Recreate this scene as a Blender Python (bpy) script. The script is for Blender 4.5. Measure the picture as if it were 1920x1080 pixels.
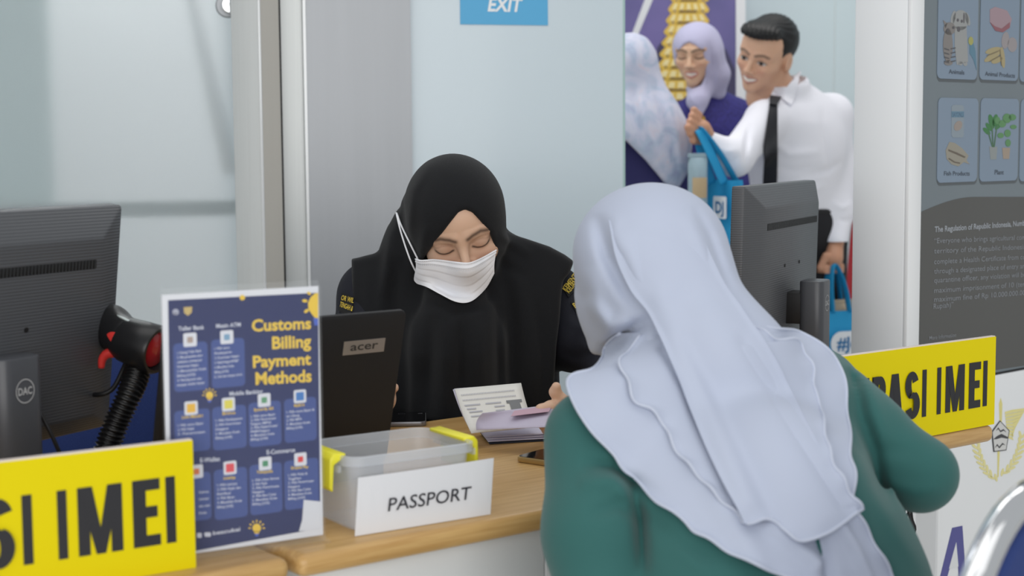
import bpy, bmesh, math, random
import numpy as np
from mathutils import Matrix, Vector
random.seed(7); np.random.seed(7)
for _o in list(bpy.data.objects): bpy.data.objects.remove(_o, do_unlink=True)
SC = bpy.context.scene
COL = SC.collection
PI = math.pi

# ------------------------------------------------------------------ camera
FPX = 2900.0                      # focal length in pixels of the 1920x1080 frame
CAM = np.array([0.0, 0.0, 1.22])
PITCH = math.atan(270 / FPX); ROLL = 0.0077
FW = np.array([0, math.cos(PITCH), -math.sin(PITCH)])
_r0 = np.array([1.0, 0, 0]); _u0 = np.array([0, math.sin(PITCH), math.cos(PITCH)])
RT = _r0 * math.cos(ROLL) - _u0 * math.sin(ROLL)
UP = _u0 * math.cos(ROLL) + _r0 * math.sin(ROLL)
cd = bpy.data.cameras.new('camera'); cam = bpy.data.objects.new('camera', cd); COL.objects.link(cam)
cam.matrix_world = Matrix(((RT[0], UP[0], -FW[0], CAM[0]), (RT[1], UP[1], -FW[1], CAM[1]), (RT[2], UP[2], -FW[2], CAM[2]), (0, 0, 0, 1)))
cd.sensor_width = 36.0; cd.lens = FPX / 1920 * 36.0
cd.clip_start = 0.05; cd.clip_end = 60
cd.dof.use_dof = True; cd.dof.focus_distance = 2.62; cd.dof.aperture_fstop = 5.0
SC.camera = cam

# ------------------------------------------------------------------ world, lights, exposure
wd = bpy.data.worlds.new('hall_light'); SC.world = wd; wd.use_nodes = True
bg = wd.node_tree.nodes['Background']; bg.inputs[0].default_value = (0.94, 0.975, 1.0, 1); bg.inputs[1].default_value = 0.52
def area(name, loc, size, power, col=(1, 0.98, 0.95), aim=None):
    l = bpy.data.lights.new(name, 'AREA'); l.shape = 'RECTANGLE'; l.size, l.size_y = size; l.energy = power; l.color = col
    o = bpy.data.objects.new(name, l); COL.objects.link(o); o.location = loc
    if aim is not None:
        o.rotation_euler = (Vector(aim) - Vector(loc)).to_track_quat('-Z', 'Y').to_euler()
    return o
area('ceiling_light_panel', (-0.7, 2.0, 3.3), (2.2, 1.6), 14)
area('ceiling_light_panel', (1.2, 1.0, 3.3), (2.2, 1.6), 9)
area('ceiling_light_panel', (0.9, 5.0, 3.4), (2.4, 1.2), 30)
area('pane_backlight', (-1.3, 4.75, 2.85), (1.6, 0.6), 20)  # added backlight that brightens the left pane; no lamp is seen there
area('front_fill_light', (0.3, -3.6, 1.9), (6.5, 2.6), 190, (1.0, 0.985, 0.97), (0.3, 3.0, 1.1))  # added wide frontal fill behind the camera; its source is unseen
SC.view_settings.view_transform = 'Standard'; SC.view_settings.look = 'None'
SC.view_settings.exposure = 0.0; SC.view_settings.gamma = 1.0; SC.view_settings.use_curve_mapping = False
SC.cycles.use_denoising = True

# ------------------------------------------------------------------ pixel helpers (1920x1080 frame)
def ray(x, y): return FW + RT * ((x - 960) / FPX) - UP * ((y - 540) / FPX)
def P(x, y, d): r = ray(x, y); return CAM + r * (d / r[1])
def Zp(x, y, z): r = ray(x, y); return CAM + r * ((z - CAM[2]) / r[2])
def rays(xy):
    xy = np.asarray(xy, float)
    d = FW[None] + RT[None] * ((xy[:, :1] - 960) / FPX) - UP[None] * ((xy[:, 1:2] - 540) / FPX)
    return d / np.linalg.norm(d, axis=1, keepdims=True)
def topx(Q):
    q = Q - CAM; d = q @ FW
    return 960 + FPX * (q @ RT) / d, 540 - FPX * (q @ UP) / d, d
def V3(*a): return np.array(a, float)

# ------------------------------------------------------------------ materials
def lin(c):
    return tuple(((v / 255) / 12.92 if v / 255 <= 0.04045 else ((v / 255 + 0.055) / 1.055) ** 2.4) for v in c)
_mats = {}
def mat(name, rgb, rough=0.5, metal=0.0, bump=0.0, bscale=200.0, var=0.0, vscale=6.0, sheen=0.0, coat=0.0, trans=0.0, ior=1.45,
        alpha=1.0, emit=0.0, stretch=None, sub=0.0, attr=None, spec=None):
    if name in _mats: return _mats[name]
    m = bpy.data.materials.new(name); m.use_nodes = True; nt = m.node_tree; N = nt.nodes; L = nt.links
    b = N['Principled BSDF']; c = lin(rgb) + (1,)
    b.inputs['Base Color'].default_value = c; b.inputs['Roughness'].default_value = rough; b.inputs['Metallic'].default_value = metal
    b.inputs['IOR'].default_value = ior; b.inputs['Transmission Weight'].default_value = trans; b.inputs['Alpha'].default_value = alpha
    b.inputs['Sheen Weight'].default_value = sheen; b.inputs['Coat Weight'].default_value = coat; b.inputs['Coat Roughness'].default_value = 0.08
    if spec is not None: b.inputs['Specular IOR Level'].default_value = spec
    if sub: b.inputs['Subsurface Weight'].default_value = sub; b.inputs['Subsurface Radius'].default_value = (0.012, 0.004, 0.002)
    if emit: b.inputs['Emission Color'].default_value = c; b.inputs['Emission Strength'].default_value = emit
    src = None
    if attr:
        a = N.new('ShaderNodeAttribute'); a.attribute_name = attr; src = a.outputs['Color']; L.new(src, b.inputs['Base Color'])
    if var or bump:
        tc = N.new('ShaderNodeTexCoord'); mp = N.new('ShaderNodeMapping'); L.new(tc.outputs['Object'], mp.inputs['Vector'])
        if stretch: mp.inputs['Scale'].default_value = stretch
    if var:
        nz = N.new('ShaderNodeTexNoise'); nz.inputs['Scale'].default_value = vscale; nz.inputs['Detail'].default_value = 5
        L.new(mp.outputs['Vector'], nz.inputs['Vector'])
        hs = N.new('ShaderNodeHueSaturation')
        mr = N.new('ShaderNodeMapRange'); mr.inputs[1].default_value = 0.25; mr.inputs[2].default_value = 0.75
        mr.inputs[3].default_value = 1 - var; mr.inputs[4].default_value = 1 + var
        L.new(nz.outputs['Fac'], mr.inputs[0]); L.new(mr.outputs[0], hs.inputs['Value']); hs.inputs['Color'].default_value = c
        if src is not None: L.new(src, hs.inputs['Color'])
        L.new(hs.outputs['Color'], b.inputs['Base Color'])
    if bump:
        n2 = N.new('ShaderNodeTexNoise'); n2.inputs['Scale'].default_value = bscale; n2.inputs['Detail'].default_value = 3
        L.new(mp.outputs['Vector'], n2.inputs['Vector'])
        bp = N.new('ShaderNodeBump'); bp.inputs['Strength'].default_value = bump; bp.inputs['Distance'].default_value = 0.002
        L.new(n2.outputs['Fac'], bp.inputs['Height']); L.new(bp.outputs['Normal'], b.inputs['Normal'])
    _mats[name] = m
    return m

# ------------------------------------------------------------------ objects
def tag(o, label=None, cat=None, group=None, kind=None):
    if label: o['label'] = label
    if cat: o['category'] = cat
    if group: o['group'] = group
    if kind: o['kind'] = kind
    return o
def empty(name, loc=(0, 0, 0), rot=None):
    o = bpy.data.objects.new(name, None); COL.objects.link(o); o.empty_display_size = 0.05
    o.location = Vector(loc)
    if rot is not None:
        M = Matrix(((rot[0][0], rot[1][0], rot[2][0]), (rot[0][1], rot[1][1], rot[2][1]), (rot[0][2], rot[1][2], rot[2][2])))
        o.rotation_mode = 'QUATERNION'; o.rotation_quaternion = M.to_quaternion()
    return o
def frame_z(ux, uy): # axes: x along (ux,uy), y to its left, z up
    n = math.hypot(ux, uy); ux, uy = ux / n, uy / n
    return (V3(ux, uy, 0), V3(-uy, ux, 0), V3(0, 0, 1))
class MB:
    """collects geometry of ONE mesh object"""
    def __init__(s): s.v = []; s.f = []
    def add(s, v, f):
        n = len(s.v); s.v += [tuple(map(float, q)) for q in v]; s.f += [tuple(int(i) + n for i in q) for q in f]; return s
    def box(s, lo, hi, R=None, o=None):
        x0, y0, z0 = lo; x1, y1, z1 = hi
        v = [V3(x, y, z) for z in (z0, z1) for x, y in ((x0, y0), (x1, y0), (x1, y1), (x0, y1))]
        if R is not None: v = [R[0] * q[0] + R[1] * q[1] + R[2] * q[2] for q in v]
        if o is not None: v = [q + np.asarray(o) for q in v]
        return s.add(v, [(0, 3, 2, 1), (4, 5, 6, 7), (0, 1, 5, 4), (1, 2, 6, 5), (2, 3, 7, 6), (3, 0, 4, 7)])
    def prism(s, poly, z0, z1, fr=None):
        """poly in local x,z ; extruded along local y from z0 to z1 ; fr maps (x,y,z)->point"""
        fr = fr or (lambda x, y, z: V3(x, y, z)); n = len(poly)
        v = [fr(x, z0, z) for x, z in poly] + [fr(x, z1, z) for x, z in poly]
        return s.add(v, [tuple(range(n)), tuple(reversed(range(n, 2 * n)))] + [((i + 1) % n, i, i + n, (i + 1) % n + n) for i in range(n)])
    def tube(s, pts, r, seg=10, closed=False, caps=True, flat=None):
        pts = [V3(*p) for p in pts]; n = len(pts); rs = r if hasattr(r, '__len__') else [r] * n
        ring = []; prev = None; base = len(s.v); v = []; f = []
        for i, p in enumerate(pts):
            a = pts[(i - 1) % n] if closed or i > 0 else p; b = pts[(i + 1) % n] if closed or i < n - 1 else p
            t = b - a; t /= np.linalg.norm(t) + 1e-12
            if prev is None:
                h = V3(0, 0, 1) if abs(t[2]) < 0.9 else V3(1, 0, 0); prev = np.cross(h, t)
            x = prev - t * (prev @ t); x /= np.linalg.norm(x) + 1e-12; y = np.cross(t, x); prev = x
            fl = 1.0 if flat is None else flat
            for k in range(seg):
                an = 2 * PI * k / seg; v.append(p + rs[i] * (x * math.cos(an) + y * math.sin(an) * fl))
        m = n if closed else n - 1
        for i in range(m):
            for k in range(seg):
                a = i * seg + k; b2 = i * seg + (k + 1) % seg; j = ((i + 1) % n) * seg
                f.append((a, b2, j + (k + 1) % seg, j + k))
        if caps and not closed:
            f.append(tuple(reversed(range(seg)))); f.append(tuple(range((n - 1) * seg, n * seg)))
        return s.add(v, f)
    def lathe(s, prof, o, ax, seg=24):
        """prof: (radius, height) along axis ax from o"""
        ax = V3(*ax); ax /= np.linalg.norm(ax); h = V3(0, 0, 1) if abs(ax[2]) < 0.9 else V3(1, 0, 0)
        x = np.cross(h, ax); x /= np.linalg.norm(x); y = np.cross(ax, x); v = []; f = []
        for r, z in prof:
            for k in range(seg):
                an = 2 * PI * k / seg; v.append(np.asarray(o) + ax * z + r * (x * math.cos(an) + y * math.sin(an)))
        for i in range(len(prof) - 1):
            for k in range(seg):
                f.append((i * seg + k, i * seg + (k + 1) % seg, (i + 1) * seg + (k + 1) % seg, (i + 1) * seg + k))
        if prof[0][0] > 1e-6: f.append(tuple(reversed(range(seg))))
        if prof[-1][0] > 1e-6: f.append(tuple(range((len(prof) - 1) * seg, len(prof) * seg)))
        return s.add(v, f)
    def grid(s, G, thick=None, nrm=None):
        """G: array (n,m,3); thick>0 makes a closed slab, second skin at G - nrm*thick"""
        n, m = G.shape[:2]; v = G.reshape(-1, 3); f = []
        for i in range(n - 1):
            for j in range(m - 1): f.append((i * m + j, i * m + j + 1, (i + 1) * m + j + 1, (i + 1) * m + j))
        if thick:
            if nrm is None:
                gu = np.gradient(G, axis=0); gv = np.gradient(G, axis=1); nn = np.cross(gu, gv); nn /= np.linalg.norm(nn, axis=2, keepdims=True) + 1e-12
            else: nn = nrm
            w = (G - nn * thick).reshape(-1, 3); k = n * m; f2 = [tuple(reversed([q + k for q in t])) for t in f]
            rim = [i for i in range(m)] + [i * m + m - 1 for i in range(1, n)] + [(n - 1) * m + j for j in range(m - 2, -1, -1)] + [i * m for i in range(n - 2, 0, -1)]
            f3 = [(rim[(i + 1) % len(rim)], rim[i], rim[i] + k, rim[(i + 1) % len(rim)] + k) for i in range(len(rim))]
            return s.add(np.vstack([v, w]), f + f2 + f3)
        return s.add(v, f)
    def mesh(s, name):
        me = bpy.data.meshes.new(name); me.from_pydata(s.v, [], s.f); me.validate(); return me
    def build(s, name, m, parent=None, smooth=False, bevel=0, bseg=2, origin=None, angle=None):
        if origin is not None: s.v = [(q[0] - origin[0], q[1] - origin[1], q[2] - origin[2]) for q in s.v]
        me = s.mesh(name)
        bm = bmesh.new(); bm.from_mesh(me); bmesh.ops.recalc_face_normals(bm, faces=bm.faces[:])
        if bevel:
            ed = [e for e in bm.edges if len(e.link_faces) == 2 and e.calc_face_angle(0) > 0.5]
            bmesh.ops.bevel(bm, geom=ed, offset=bevel, segments=bseg, affect='EDGES', profile=0.5, clamp_overlap=True)
        bm.to_mesh(me); bm.free()
        if smooth or bevel:
            me.polygons.foreach_set('use_smooth', [True] * len(me.polygons))
            if bevel or angle: me.set_sharp_from_angle(angle=angle or 0.7)
        return link(name, me, m, parent)
def link(name, me, m, parent=None):
    o = bpy.data.objects.new(name, me); COL.objects.link(o)
    if m is not None: me.materials.append(m)
    if parent is not None: o.parent = parent
    return o
def dup(o, parent=None):
    c = o.copy(); COL.objects.link(c); c.parent = parent
    for ch in list(o.children): dup(ch, c)
    return c
def rrect(x0, z0, x1, z1, r, n=5):
    out = []
    for cx, cz, a0 in ((x1 - r, z0 + r, -PI / 2), (x1 - r, z1 - r, 0), (x0 + r, z1 - r, PI / 2), (x0 + r, z0 + r, PI)):
        for k in range(n + 1): a = a0 + PI / 2 * k / n; out.append((cx + r * math.cos(a), cz + r * math.sin(a)))
    return out
def oval(cx, cz, rx, rz, n=20, rot=0):
    c, s_ = math.cos(rot), math.sin(rot)
    return [(cx + rx * math.cos(a) * c - rz * math.sin(a) * s_, cz + rx * math.cos(a) * s_ + rz * math.sin(a) * c) for a in [2 * PI * k / n for k in range(n)]]
def crom(pts, n, closed=False):
    """Catmull-Rom resample to n points, evenly by length"""
    p = np.asarray(pts, float); m = len(p)
    if closed: q = np.vstack([p[-1:], p, p[:2]])
    else: q = np.vstack([2 * p[0] - p[1], p, 2 * p[-1] - p[-2]])
    out = []; k = 24
    for i in range(1, len(q) - 2):
        t = np.linspace(0, 1, k, endpoint=False)[:, None]
        a, b, c, d = q[i - 1], q[i], q[i + 1], q[i + 2]
        out.append(0.5 * (2 * b + (c - a) * t + (2 * a - 5 * b + 4 * c - d) * t ** 2 + (3 * b - a - 3 * c + d) * t ** 3))
    out = np.vstack(out + [q[-2:-1]]); s = np.r_[0, np.cumsum(np.linalg.norm(np.diff(out, axis=0), axis=1))]
    ss = np.linspace(0, s[-1], n + (1 if closed else 0))
    r = np.stack([np.interp(ss, s, out[:, j]) for j in range(out.shape[1])], 1)
    return r[:-1] if closed else r
def text2d(body, bold=0.0, spacing=1.0, res=3):
    """triangulated lettering: verts scaled so that cap height ~ 1, x from 0"""
    c = bpy.data.curves.new('lettering', 'FONT'); c.body = body; c.size = 1.0; c.resolution_u = res; c.offset = bold; c.space_character = spacing
    o = bpy.data.objects.new('lettering', c); COL.objects.link(o)
    dg = bpy.context.evaluated_depsgraph_get(); me = o.evaluated_get(dg).to_mesh()
    v = np.array([q.co[:2] for q in me.vertices]).reshape(-1, 2); f = [tuple(q.vertices) for q in me.polygons]
    o.evaluated_get(dg).to_mesh_clear(); bpy.data.objects.remove(o); bpy.data.curves.remove(c)
    return v, f
_cap = None
def textfit(body, x0, z0, w, h, bold=0.0, shear=0.0, spacing=1.0, align='fit', res=3):
    """lettering in the box x0..x0+w, baseline z0, cap height h ; align fit|left|right|center"""
    global _cap
    if _cap is None: vv, _ = text2d('H'); _cap = vv[:, 1].max()
    v, f = text2d(body, bold, spacing, res)
    v = v / _cap; v[:, 0] -= v[:, 0].min(); W = v[:, 0].max()
    if align == 'fit': sx = w / W; off = 0
    else:
        sx = h; off = {'left': 0, 'right': w - W * h, 'center': (w - W * h) / 2}[align]
    v = np.stack([v[:, 0] * sx + off + x0 + shear * v[:, 1] * h, v[:, 1] * h + z0], 1)
    return v, f
def letters(mb, tf, fr, y):
    v, f = tf; mb.add([fr(a, y, b) for a, b in v], f); return mb

# ------------------------------------------------------------------ organic surfaces: distance fields -> one continuous mesh
def smin(a, b, k=0.02):
    h = np.maximum(k - np.abs(a - b), 0) / k
    return np.minimum(a, b) - h * h * k * 0.25
def smax(a, b, k=0.02): return -smin(-a, -b, k)
def cap(Q, a, b, ra, rb=None):
    rb = ra if rb is None else rb; a = np.asarray(a, float); b = np.asarray(b, float); d = b - a
    t = np.clip(((Q - a) @ d) / (d @ d + 1e-12), 0, 1)
    return np.linalg.norm(Q - a - t[:, None] * d, axis=1) - (ra + (rb - ra) * t)
def chain(Q, pts, rs, k=0.02):
    d = None
    for i in range(len(pts) - 1):
        e = cap(Q, pts[i], pts[i + 1], rs[i], rs[i + 1]); d = e if d is None else smin(d, e, k)
    return d
def ell(Q, c, r, R=None):
    q = Q - np.asarray(c)
    if R is not None: q = q @ np.asarray(R).T      # rows of R are the local axes
    r = np.asarray(r, float); k0 = np.linalg.norm(q / r, axis=1); k1 = np.linalg.norm(q / r ** 2, axis=1)
    return k0 * (k0 - 1) / (k1 + 1e-9)
def rbox(Q, c, h, rad, R=None):
    q = Q - np.asarray(c)
    if R is not None: q = q @ np.asarray(R).T
    q = np.abs(q) - (np.asarray(h) - rad)
    return np.linalg.norm(np.maximum(q, 0), axis=1) + np.minimum(q.max(1), 0) - rad
def poly_sd(x, y, poly):
    """signed distance to a 2D polygon"""
    p = np.asarray(poly, float); n = len(p); d = np.full(x.shape, 1e18); ins = np.zeros(x.shape, bool)
    for i in range(n):
        a = p[i]; b = p[(i + 1) % n]; e = b - a; wx = x - a[0]; wy = y - a[1]
        t = np.clip((wx * e[0] + wy * e[1]) / (e @ e + 1e-12), 0, 1)
        d = np.minimum(d, (wx - e[0] * t) ** 2 + (wy - e[1] * t) ** 2)
        c = ((a[1] > y) != (b[1] > y)); 
        with np.errstate(divide='ignore', invalid='ignore'):
            ins ^= c & (x < (b[0] - a[0]) * (y - a[1]) / (b[1] - a[1] + 1e-20) + a[0])
    return np.where(ins, -1, 1) * np.sqrt(d)
def line_d(x, y, pts):
    d = np.full(x.shape, 1e18)
    for i in range(len(pts) - 1):
        a = np.asarray(pts[i], float); e = np.asarray(pts[i + 1], float) - a; wx = x - a[0]; wy = y - a[1]
        t = np.clip((wx * e[0] + wy * e[1]) / (e @ e + 1e-12), 0, 1)
        d = np.minimum(d, (wx - e[0] * t) ** 2 + (wy - e[1] * t) ** 2)
    return np.sqrt(d)
def line_dt(x, y, pts):
    """distance to a polyline and the place along it, 0..1"""
    p = np.asarray(pts, float); sl = np.linalg.norm(np.diff(p, axis=0), axis=1); c = np.r_[0, np.cumsum(sl)] / sl.sum()
    d = np.full(x.shape, 1e18); tt = np.zeros(x.shape)
    for i in range(len(p) - 1):
        e = p[i + 1] - p[i]; wx = x - p[i][0]; wy = y - p[i][1]; t = np.clip((wx * e[0] + wy * e[1]) / (e @ e + 1e-12), 0, 1)
        q = (wx - e[0] * t) ** 2 + (wy - e[1] * t) ** 2; m = q < d; d = np.where(m, q, d); tt = np.where(m, c[i] + (c[i + 1] - c[i]) * t, tt)
    return np.sqrt(d), tt
def folds(Q, lines):
    """cloth ridges (+) and creases (-): lines of (pixel polyline, width px, height m)"""
    x, y, d = topx(Q); o = np.zeros(len(Q))
    for pts, w, amp in lines:
        p = np.asarray(pts, float); g = 2.6 * w
        m = np.flatnonzero((x > p[:, 0].min() - g) & (x < p[:, 0].max() + g) & (y > p[:, 1].min() - g) & (y < p[:, 1].max() + g))
        if len(m): dd, t = line_dt(x[m], y[m], pts); o[m] += amp * np.exp(-(dd / w) ** 2) * (1 - (2 * t - 1) ** 2) ** 0.8
    return o
def sdf_mesh(fn, lo, hi, h):
    lo = np.asarray(lo, float); hi = np.asarray(hi, float); B = 6
    nb = np.ceil((hi - lo) / (h * B)).astype(int) + 1; n = nb * B + 1
    I = np.stack(np.meshgrid(*[np.arange(k) for k in nb], indexing='ij'), -1).reshape(-1, 3)
    dc = fn(lo + (I * B + B / 2) * h).reshape(nb)
    act = np.abs(dc) < B * h * 1.35
    vals = np.pad(np.repeat(np.repeat(np.repeat(dc, B, 0), B, 1), B, 2), ((0, 1),) * 3, mode='edge').astype(np.float32)
    mask = np.zeros(n, bool)
    big = np.repeat(np.repeat(np.repeat(act, B, 0), B, 1), B, 2)
    for a in (0, 1):
        for b in (0, 1):
            for c in (0, 1): mask[a:a + big.shape[0], b:b + big.shape[1], c:c + big.shape[2]] |= big
    idx = np.argwhere(mask)
    for s in range(0, len(idx), 200000):
        j = idx[s:s + 200000]; vals[j[:, 0], j[:, 1], j[:, 2]] = fn(lo + j * h)
    ins = vals < 0
    sh = n - 1
    cnt = np.zeros(sh, np.int8)
    for a in (0, 1):
        for b in (0, 1):
            for c in (0, 1): cnt += ins[a:a + sh[0], b:b + sh[1], c:c + sh[2]]
    cells = np.argwhere((cnt > 0) & (cnt < 8))
    cid = np.full(sh, -1, np.int64); cid[tuple(cells.T)] = np.arange(len(cells))
    acc = np.zeros((len(cells), 3)); num = np.zeros(len(cells))
    corners = [np.array(c) for c in ((0,0,0),(1,0,0),(0,1,0),(1,1,0),(0,0,1),(1,0,1),(0,1,1),(1,1,1))]
    cv = [vals[tuple((cells + c).T)] for c in corners]
    for i in range(8):
        for ax in range(3):
            if corners[i][ax] == 0:
                c2 = corners[i].copy(); c2[ax] = 1; j = [k for k in range(8) if (corners[k] == c2).all()][0]
                a, b = cv[i], cv[j]; m = (a < 0) != (b < 0); t = np.where(m, a / np.where(m, a - b, 1), 0)
                acc[m] += (corners[i] + t[:, None] * (c2 - corners[i]))[m]; num[m] += 1
    verts = lo + (cells + acc / num[:, None]) * h
    faces = []
    for ax in range(3):
        sl0 = [slice(None)] * 3; sl1 = [slice(None)] * 3; sl0[ax] = slice(0, -1); sl1[ax] = slice(1, None)
        ch = ins[tuple(sl0)] != ins[tuple(sl1)]
        e = np.argwhere(ch); o1, o2 = [k for k in range(3) if k != ax]
        ok = (e[:, o1] > 0) & (e[:, o2] > 0) & (e[:, o1] < sh[o1]) & (e[:, o2] < sh[o2]); e = e[ok]
        d1 = np.zeros(3, int); d1[o1] = 1; d2 = np.zeros(3, int); d2[o2] = 1
        q = np.stack([cid[tuple((e - d1 - d2).T)], cid[tuple((e - d2).T)], cid[tuple(e.T)], cid[tuple((e - d1).T)]], 1)
        flip = ins[tuple(e.T)]
        if ax == 1: flip = ~flip
        q[~flip] = q[~flip][:, ::-1]
        faces.append(q[(q >= 0).all(1)])
    return verts, np.vstack(faces)
def smoothed(v, f, it):
    if it <= 0: return v
    e = np.vstack([f[:, [0, 1]], f[:, [1, 2]], f[:, [2, 3]], f[:, [3, 0]]]); e = np.vstack([e, e[:, ::-1]])
    deg = np.bincount(e[:, 0], minlength=len(v))[:, None] + 1e-9
    for _ in range(it):
        s = np.stack([np.bincount(e[:, 0], weights=v[e[:, 1], k], minlength=len(v)) for k in range(3)], 1)
        v = v * 0.5 + 0.5 * s / deg
    return v
def blob(name, fn, lo, hi, h, m, parent, it=1, color=None):
    v, f = sdf_mesh(fn, lo, hi, h); v = smoothed(v, f, it)
    return quadmesh(name, v, f, m, parent, color)
def quadmesh(name, v, f, m, parent, color=None, world=True):
    col = color(v) if color else None
    o = np.array(parent.location) if (parent is not None and world) else np.zeros(3)
    me = bpy.data.meshes.new(name); w = v - o; k = f.shape[1]
    me.vertices.add(len(w)); me.vertices.foreach_set('co', w.astype(np.float32).ravel())
    me.loops.add(k * len(f)); me.loops.foreach_set('vertex_index', f.astype(np.int32).ravel())
    me.polygons.add(len(f)); me.polygons.foreach_set('loop_start', np.arange(0, k * len(f), k, dtype=np.int32))
    me.update(calc_edges=True); me.validate()
    me.polygons.foreach_set('use_smooth', np.ones(len(me.polygons), bool))
    if col is not None:
        a = me.color_attributes.new('tone', 'FLOAT_COLOR', 'POINT'); a.data.foreach_set('color', np.hstack([col, np.ones((len(col), 1))]).astype(np.float32).ravel())
    return link(name, me, m, parent)
def cast(fn, xy, t0, t1, off=0.0, it=70):
    """camera rays through pixels xy onto the surface fn = off ; rays that pass by take their closest point"""
    D = rays(xy); t = np.full(len(D), float(t0)); best = t.copy(); bd = np.full(len(D), 1e9); done = np.zeros(len(D), bool)
    for _ in range(it):
        d = fn(CAM + D * t[:, None]) - off
        b = (np.abs(d) < bd) & ~done; best[b] = t[b]; bd[b] = np.abs(d)[b]
        done |= np.abs(d) < 3e-4
        t = np.where(done, t, t + np.maximum(d * 0.8, 4e-4)); t = np.minimum(t, t1)
    return CAM + D * best[:, None]
def grad(fn, Q, e=2e-3):
    g = np.stack([fn(Q + V3(*[e if k == j else 0 for k in range(3)])) - fn(Q - V3(*[e if k == j else 0 for k in range(3)])) for j in range(3)], 1)
    return g / (np.linalg.norm(g, axis=1, keepdims=True) + 1e-9)
def patch_px(L, R, nt, ns):
    """grid of pixels between two chains of equal sense"""
    a = crom(L, nt); b = crom(R, nt); s = np.linspace(0, 1, ns)[None, :, None]
    return a[:, None] * (1 - s) + b[:, None] * s
def drape(name, fn, G, off, thick, m, parent, t0, t1, wave=None, sm=2):
    """cloth sheet lying over surface fn: pixel grid G (n,m,2) cast on it"""
    n, k = G.shape[:2]; q = cast(fn, G.reshape(-1, 2), t0, t1, off).reshape(n, k, 3)
    for _ in range(sm):
        r = q.copy(); r[1:-1] = (q[:-2] + 2 * q[1:-1] + q[2:]) / 4; q = r.copy(); q[:, 1:-1] = (r[:, :-2] + 2 * r[:, 1:-1] + r[:, 2:]) / 4
    nn = grad(fn, q.reshape(-1, 3)).reshape(n, k, 3)
    if wave is not None: q = q + nn * wave[..., None]
    b = MB(); b.grid(q, thick, nn); o = np.array(parent.location) if parent is not None else V3(0, 0, 0)
    return b.build(name, m, parent, smooth=True, origin=o, angle=1.2), q

# ------------------------------------------------------------------ plane helper: a real plane in the room, traced through the photo
class PL:
    def __init__(s, o, ex, n=None, ez=(0, 0, 1)):
        s.o = np.asarray(o, float); s.x = np.asarray(ex, float) / np.linalg.norm(ex); s.z = np.asarray(ez, float) / np.linalg.norm(ez)
        s.n = np.cross(s.x, s.z) if n is None else np.asarray(n, float)       # towards the viewer
    def at(s, x, y, off=0.0):
        r = ray(x, y); o = s.o + s.n * off; t = ((o - CAM) @ s.n) / (r @ s.n); q = CAM + r * t - o
        return (q @ s.x, q @ s.z)
    def pt(s, x, y, z): return s.o + s.x * x + s.n * y + s.z * z
    def poly(s, pts): return [s.at(*p) for p in pts]
    def loc(s, x, y, z): return V3(x, -y, z)             # local coordinates of an empty with axes (x, -n, z)
    def rot(s): return (s.x, -s.n, s.z)
def flat(name, pl, polys, y0, y1, m, parent, px=True):
    """flat print or board: one or more outlines on a plane, in the local space of the plane's empty"""
    b = MB()
    for p in polys: b.prism(pl.poly(p) if px else p, y0, y1, pl.loc)
    return b.build(name, m, parent)
def flat_text(name, pl, items, y, m, parent):
    """items: (text, px left-bottom, px right-bottom, cap height px, kw)"""
    b = MB()
    for body, p0, p1, h, kw in items:
        x0, z0 = pl.at(*p0); x1, z1 = pl.at(*p1); zt = pl.at(p0[0], p0[1] - h)[1]
        v, f = textfit(body, 0, 0, x1 - x0, zt - z0, **kw); v[:, 1] += z0 + (z1 - z0) * v[:, 0] / (x1 - x0); v[:, 0] += x0
        b.add([pl.loc(p, y, q) for p, q in v], f)
    return b.build(name, m, parent)

M_white = mat('white_laminate', (222, 224, 224), 0.35, var=0.01)
M_steel = mat('brushed_steel', (170, 173, 177), 0.45, 0.3, var=0.022, vscale=3, stretch=(16, 16, 0.5), bump=0.02, bscale=60)
M_steel2 = mat('satin_steel', (214, 217, 216), 0.42, 0.2, var=0.03, vscale=4, stretch=(40, 40, 0.5))
M_chrome = mat('chrome', (225, 226, 228), 0.08, 1.0)
M_frost = mat('frosted_glass', (202, 215, 222), 0.25, var=0.012, vscale=1.5, coat=0.15)
M_edge = mat('glass_edge', (168, 196, 192), 0.15)
M_black = mat('black_rubber', (22, 22, 24), 0.5)

# floor and back of the hall
MB().box((-6, -3, -0.05), (7, 10, 0)).build('floor', mat('floor_tile', (218, 216, 210), 0.3, var=0.04, vscale=3), None)
tag(bpy.data.objects['floor'], kind='structure')

WD = V3(0.975, 0.222, 0); WALL = PL(V3(0, 4.0, 0), WD)
def wall_box(name, x0, x1, y0, y1, m, z0=0.0, z1=2.9, bev=0.0, yoff=0.0, kind='structure', label=None, cat=None):
    a = WALL.at(x0, 540, yoff)[0]; b_ = WALL.at(x1, 540, yoff)[0]; e = empty(name, WALL.o, WALL.rot())
    o = MB().box((a, -y1, z0), (b_, -y0, z1)).build(name + '_face', m, None, bevel=bev)
    bpy.data.objects.remove(e); o.name = name; o.location = Vector(WALL.o); o.rotation_mode = 'QUATERNION'
    R = WALL.rot(); o.rotation_quaternion = Matrix([[R[j][i] for j in range(3)] for i in range(3)]).to_quaternion()
    tag(o, label, cat, kind=kind); return o
# right of the officer: fixed frosted pane, steel column, seam strip
wp = wall_box('window_1', 774, 1167, -0.006, 0.006, M_frost)
e1 = MB().box((WALL.at(1167, 540)[0], -0.0065, 0), (WALL.at(1167, 540)[0] + 0.006, 0.0065, 2.9)).build('pane_edge', M_edge, wp)
wall_box('trim_1', 581, 773, -0.08, 0.03, M_steel)
wall_box('trim_2', 536, 575, -0.06, 0.012, M_steel2)
wall_box('trim_3', 575.5, 580.5, -0.06, 0.036, mat('edge_and_glint', (232, 234, 235), 0.3, 0.1))
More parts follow.
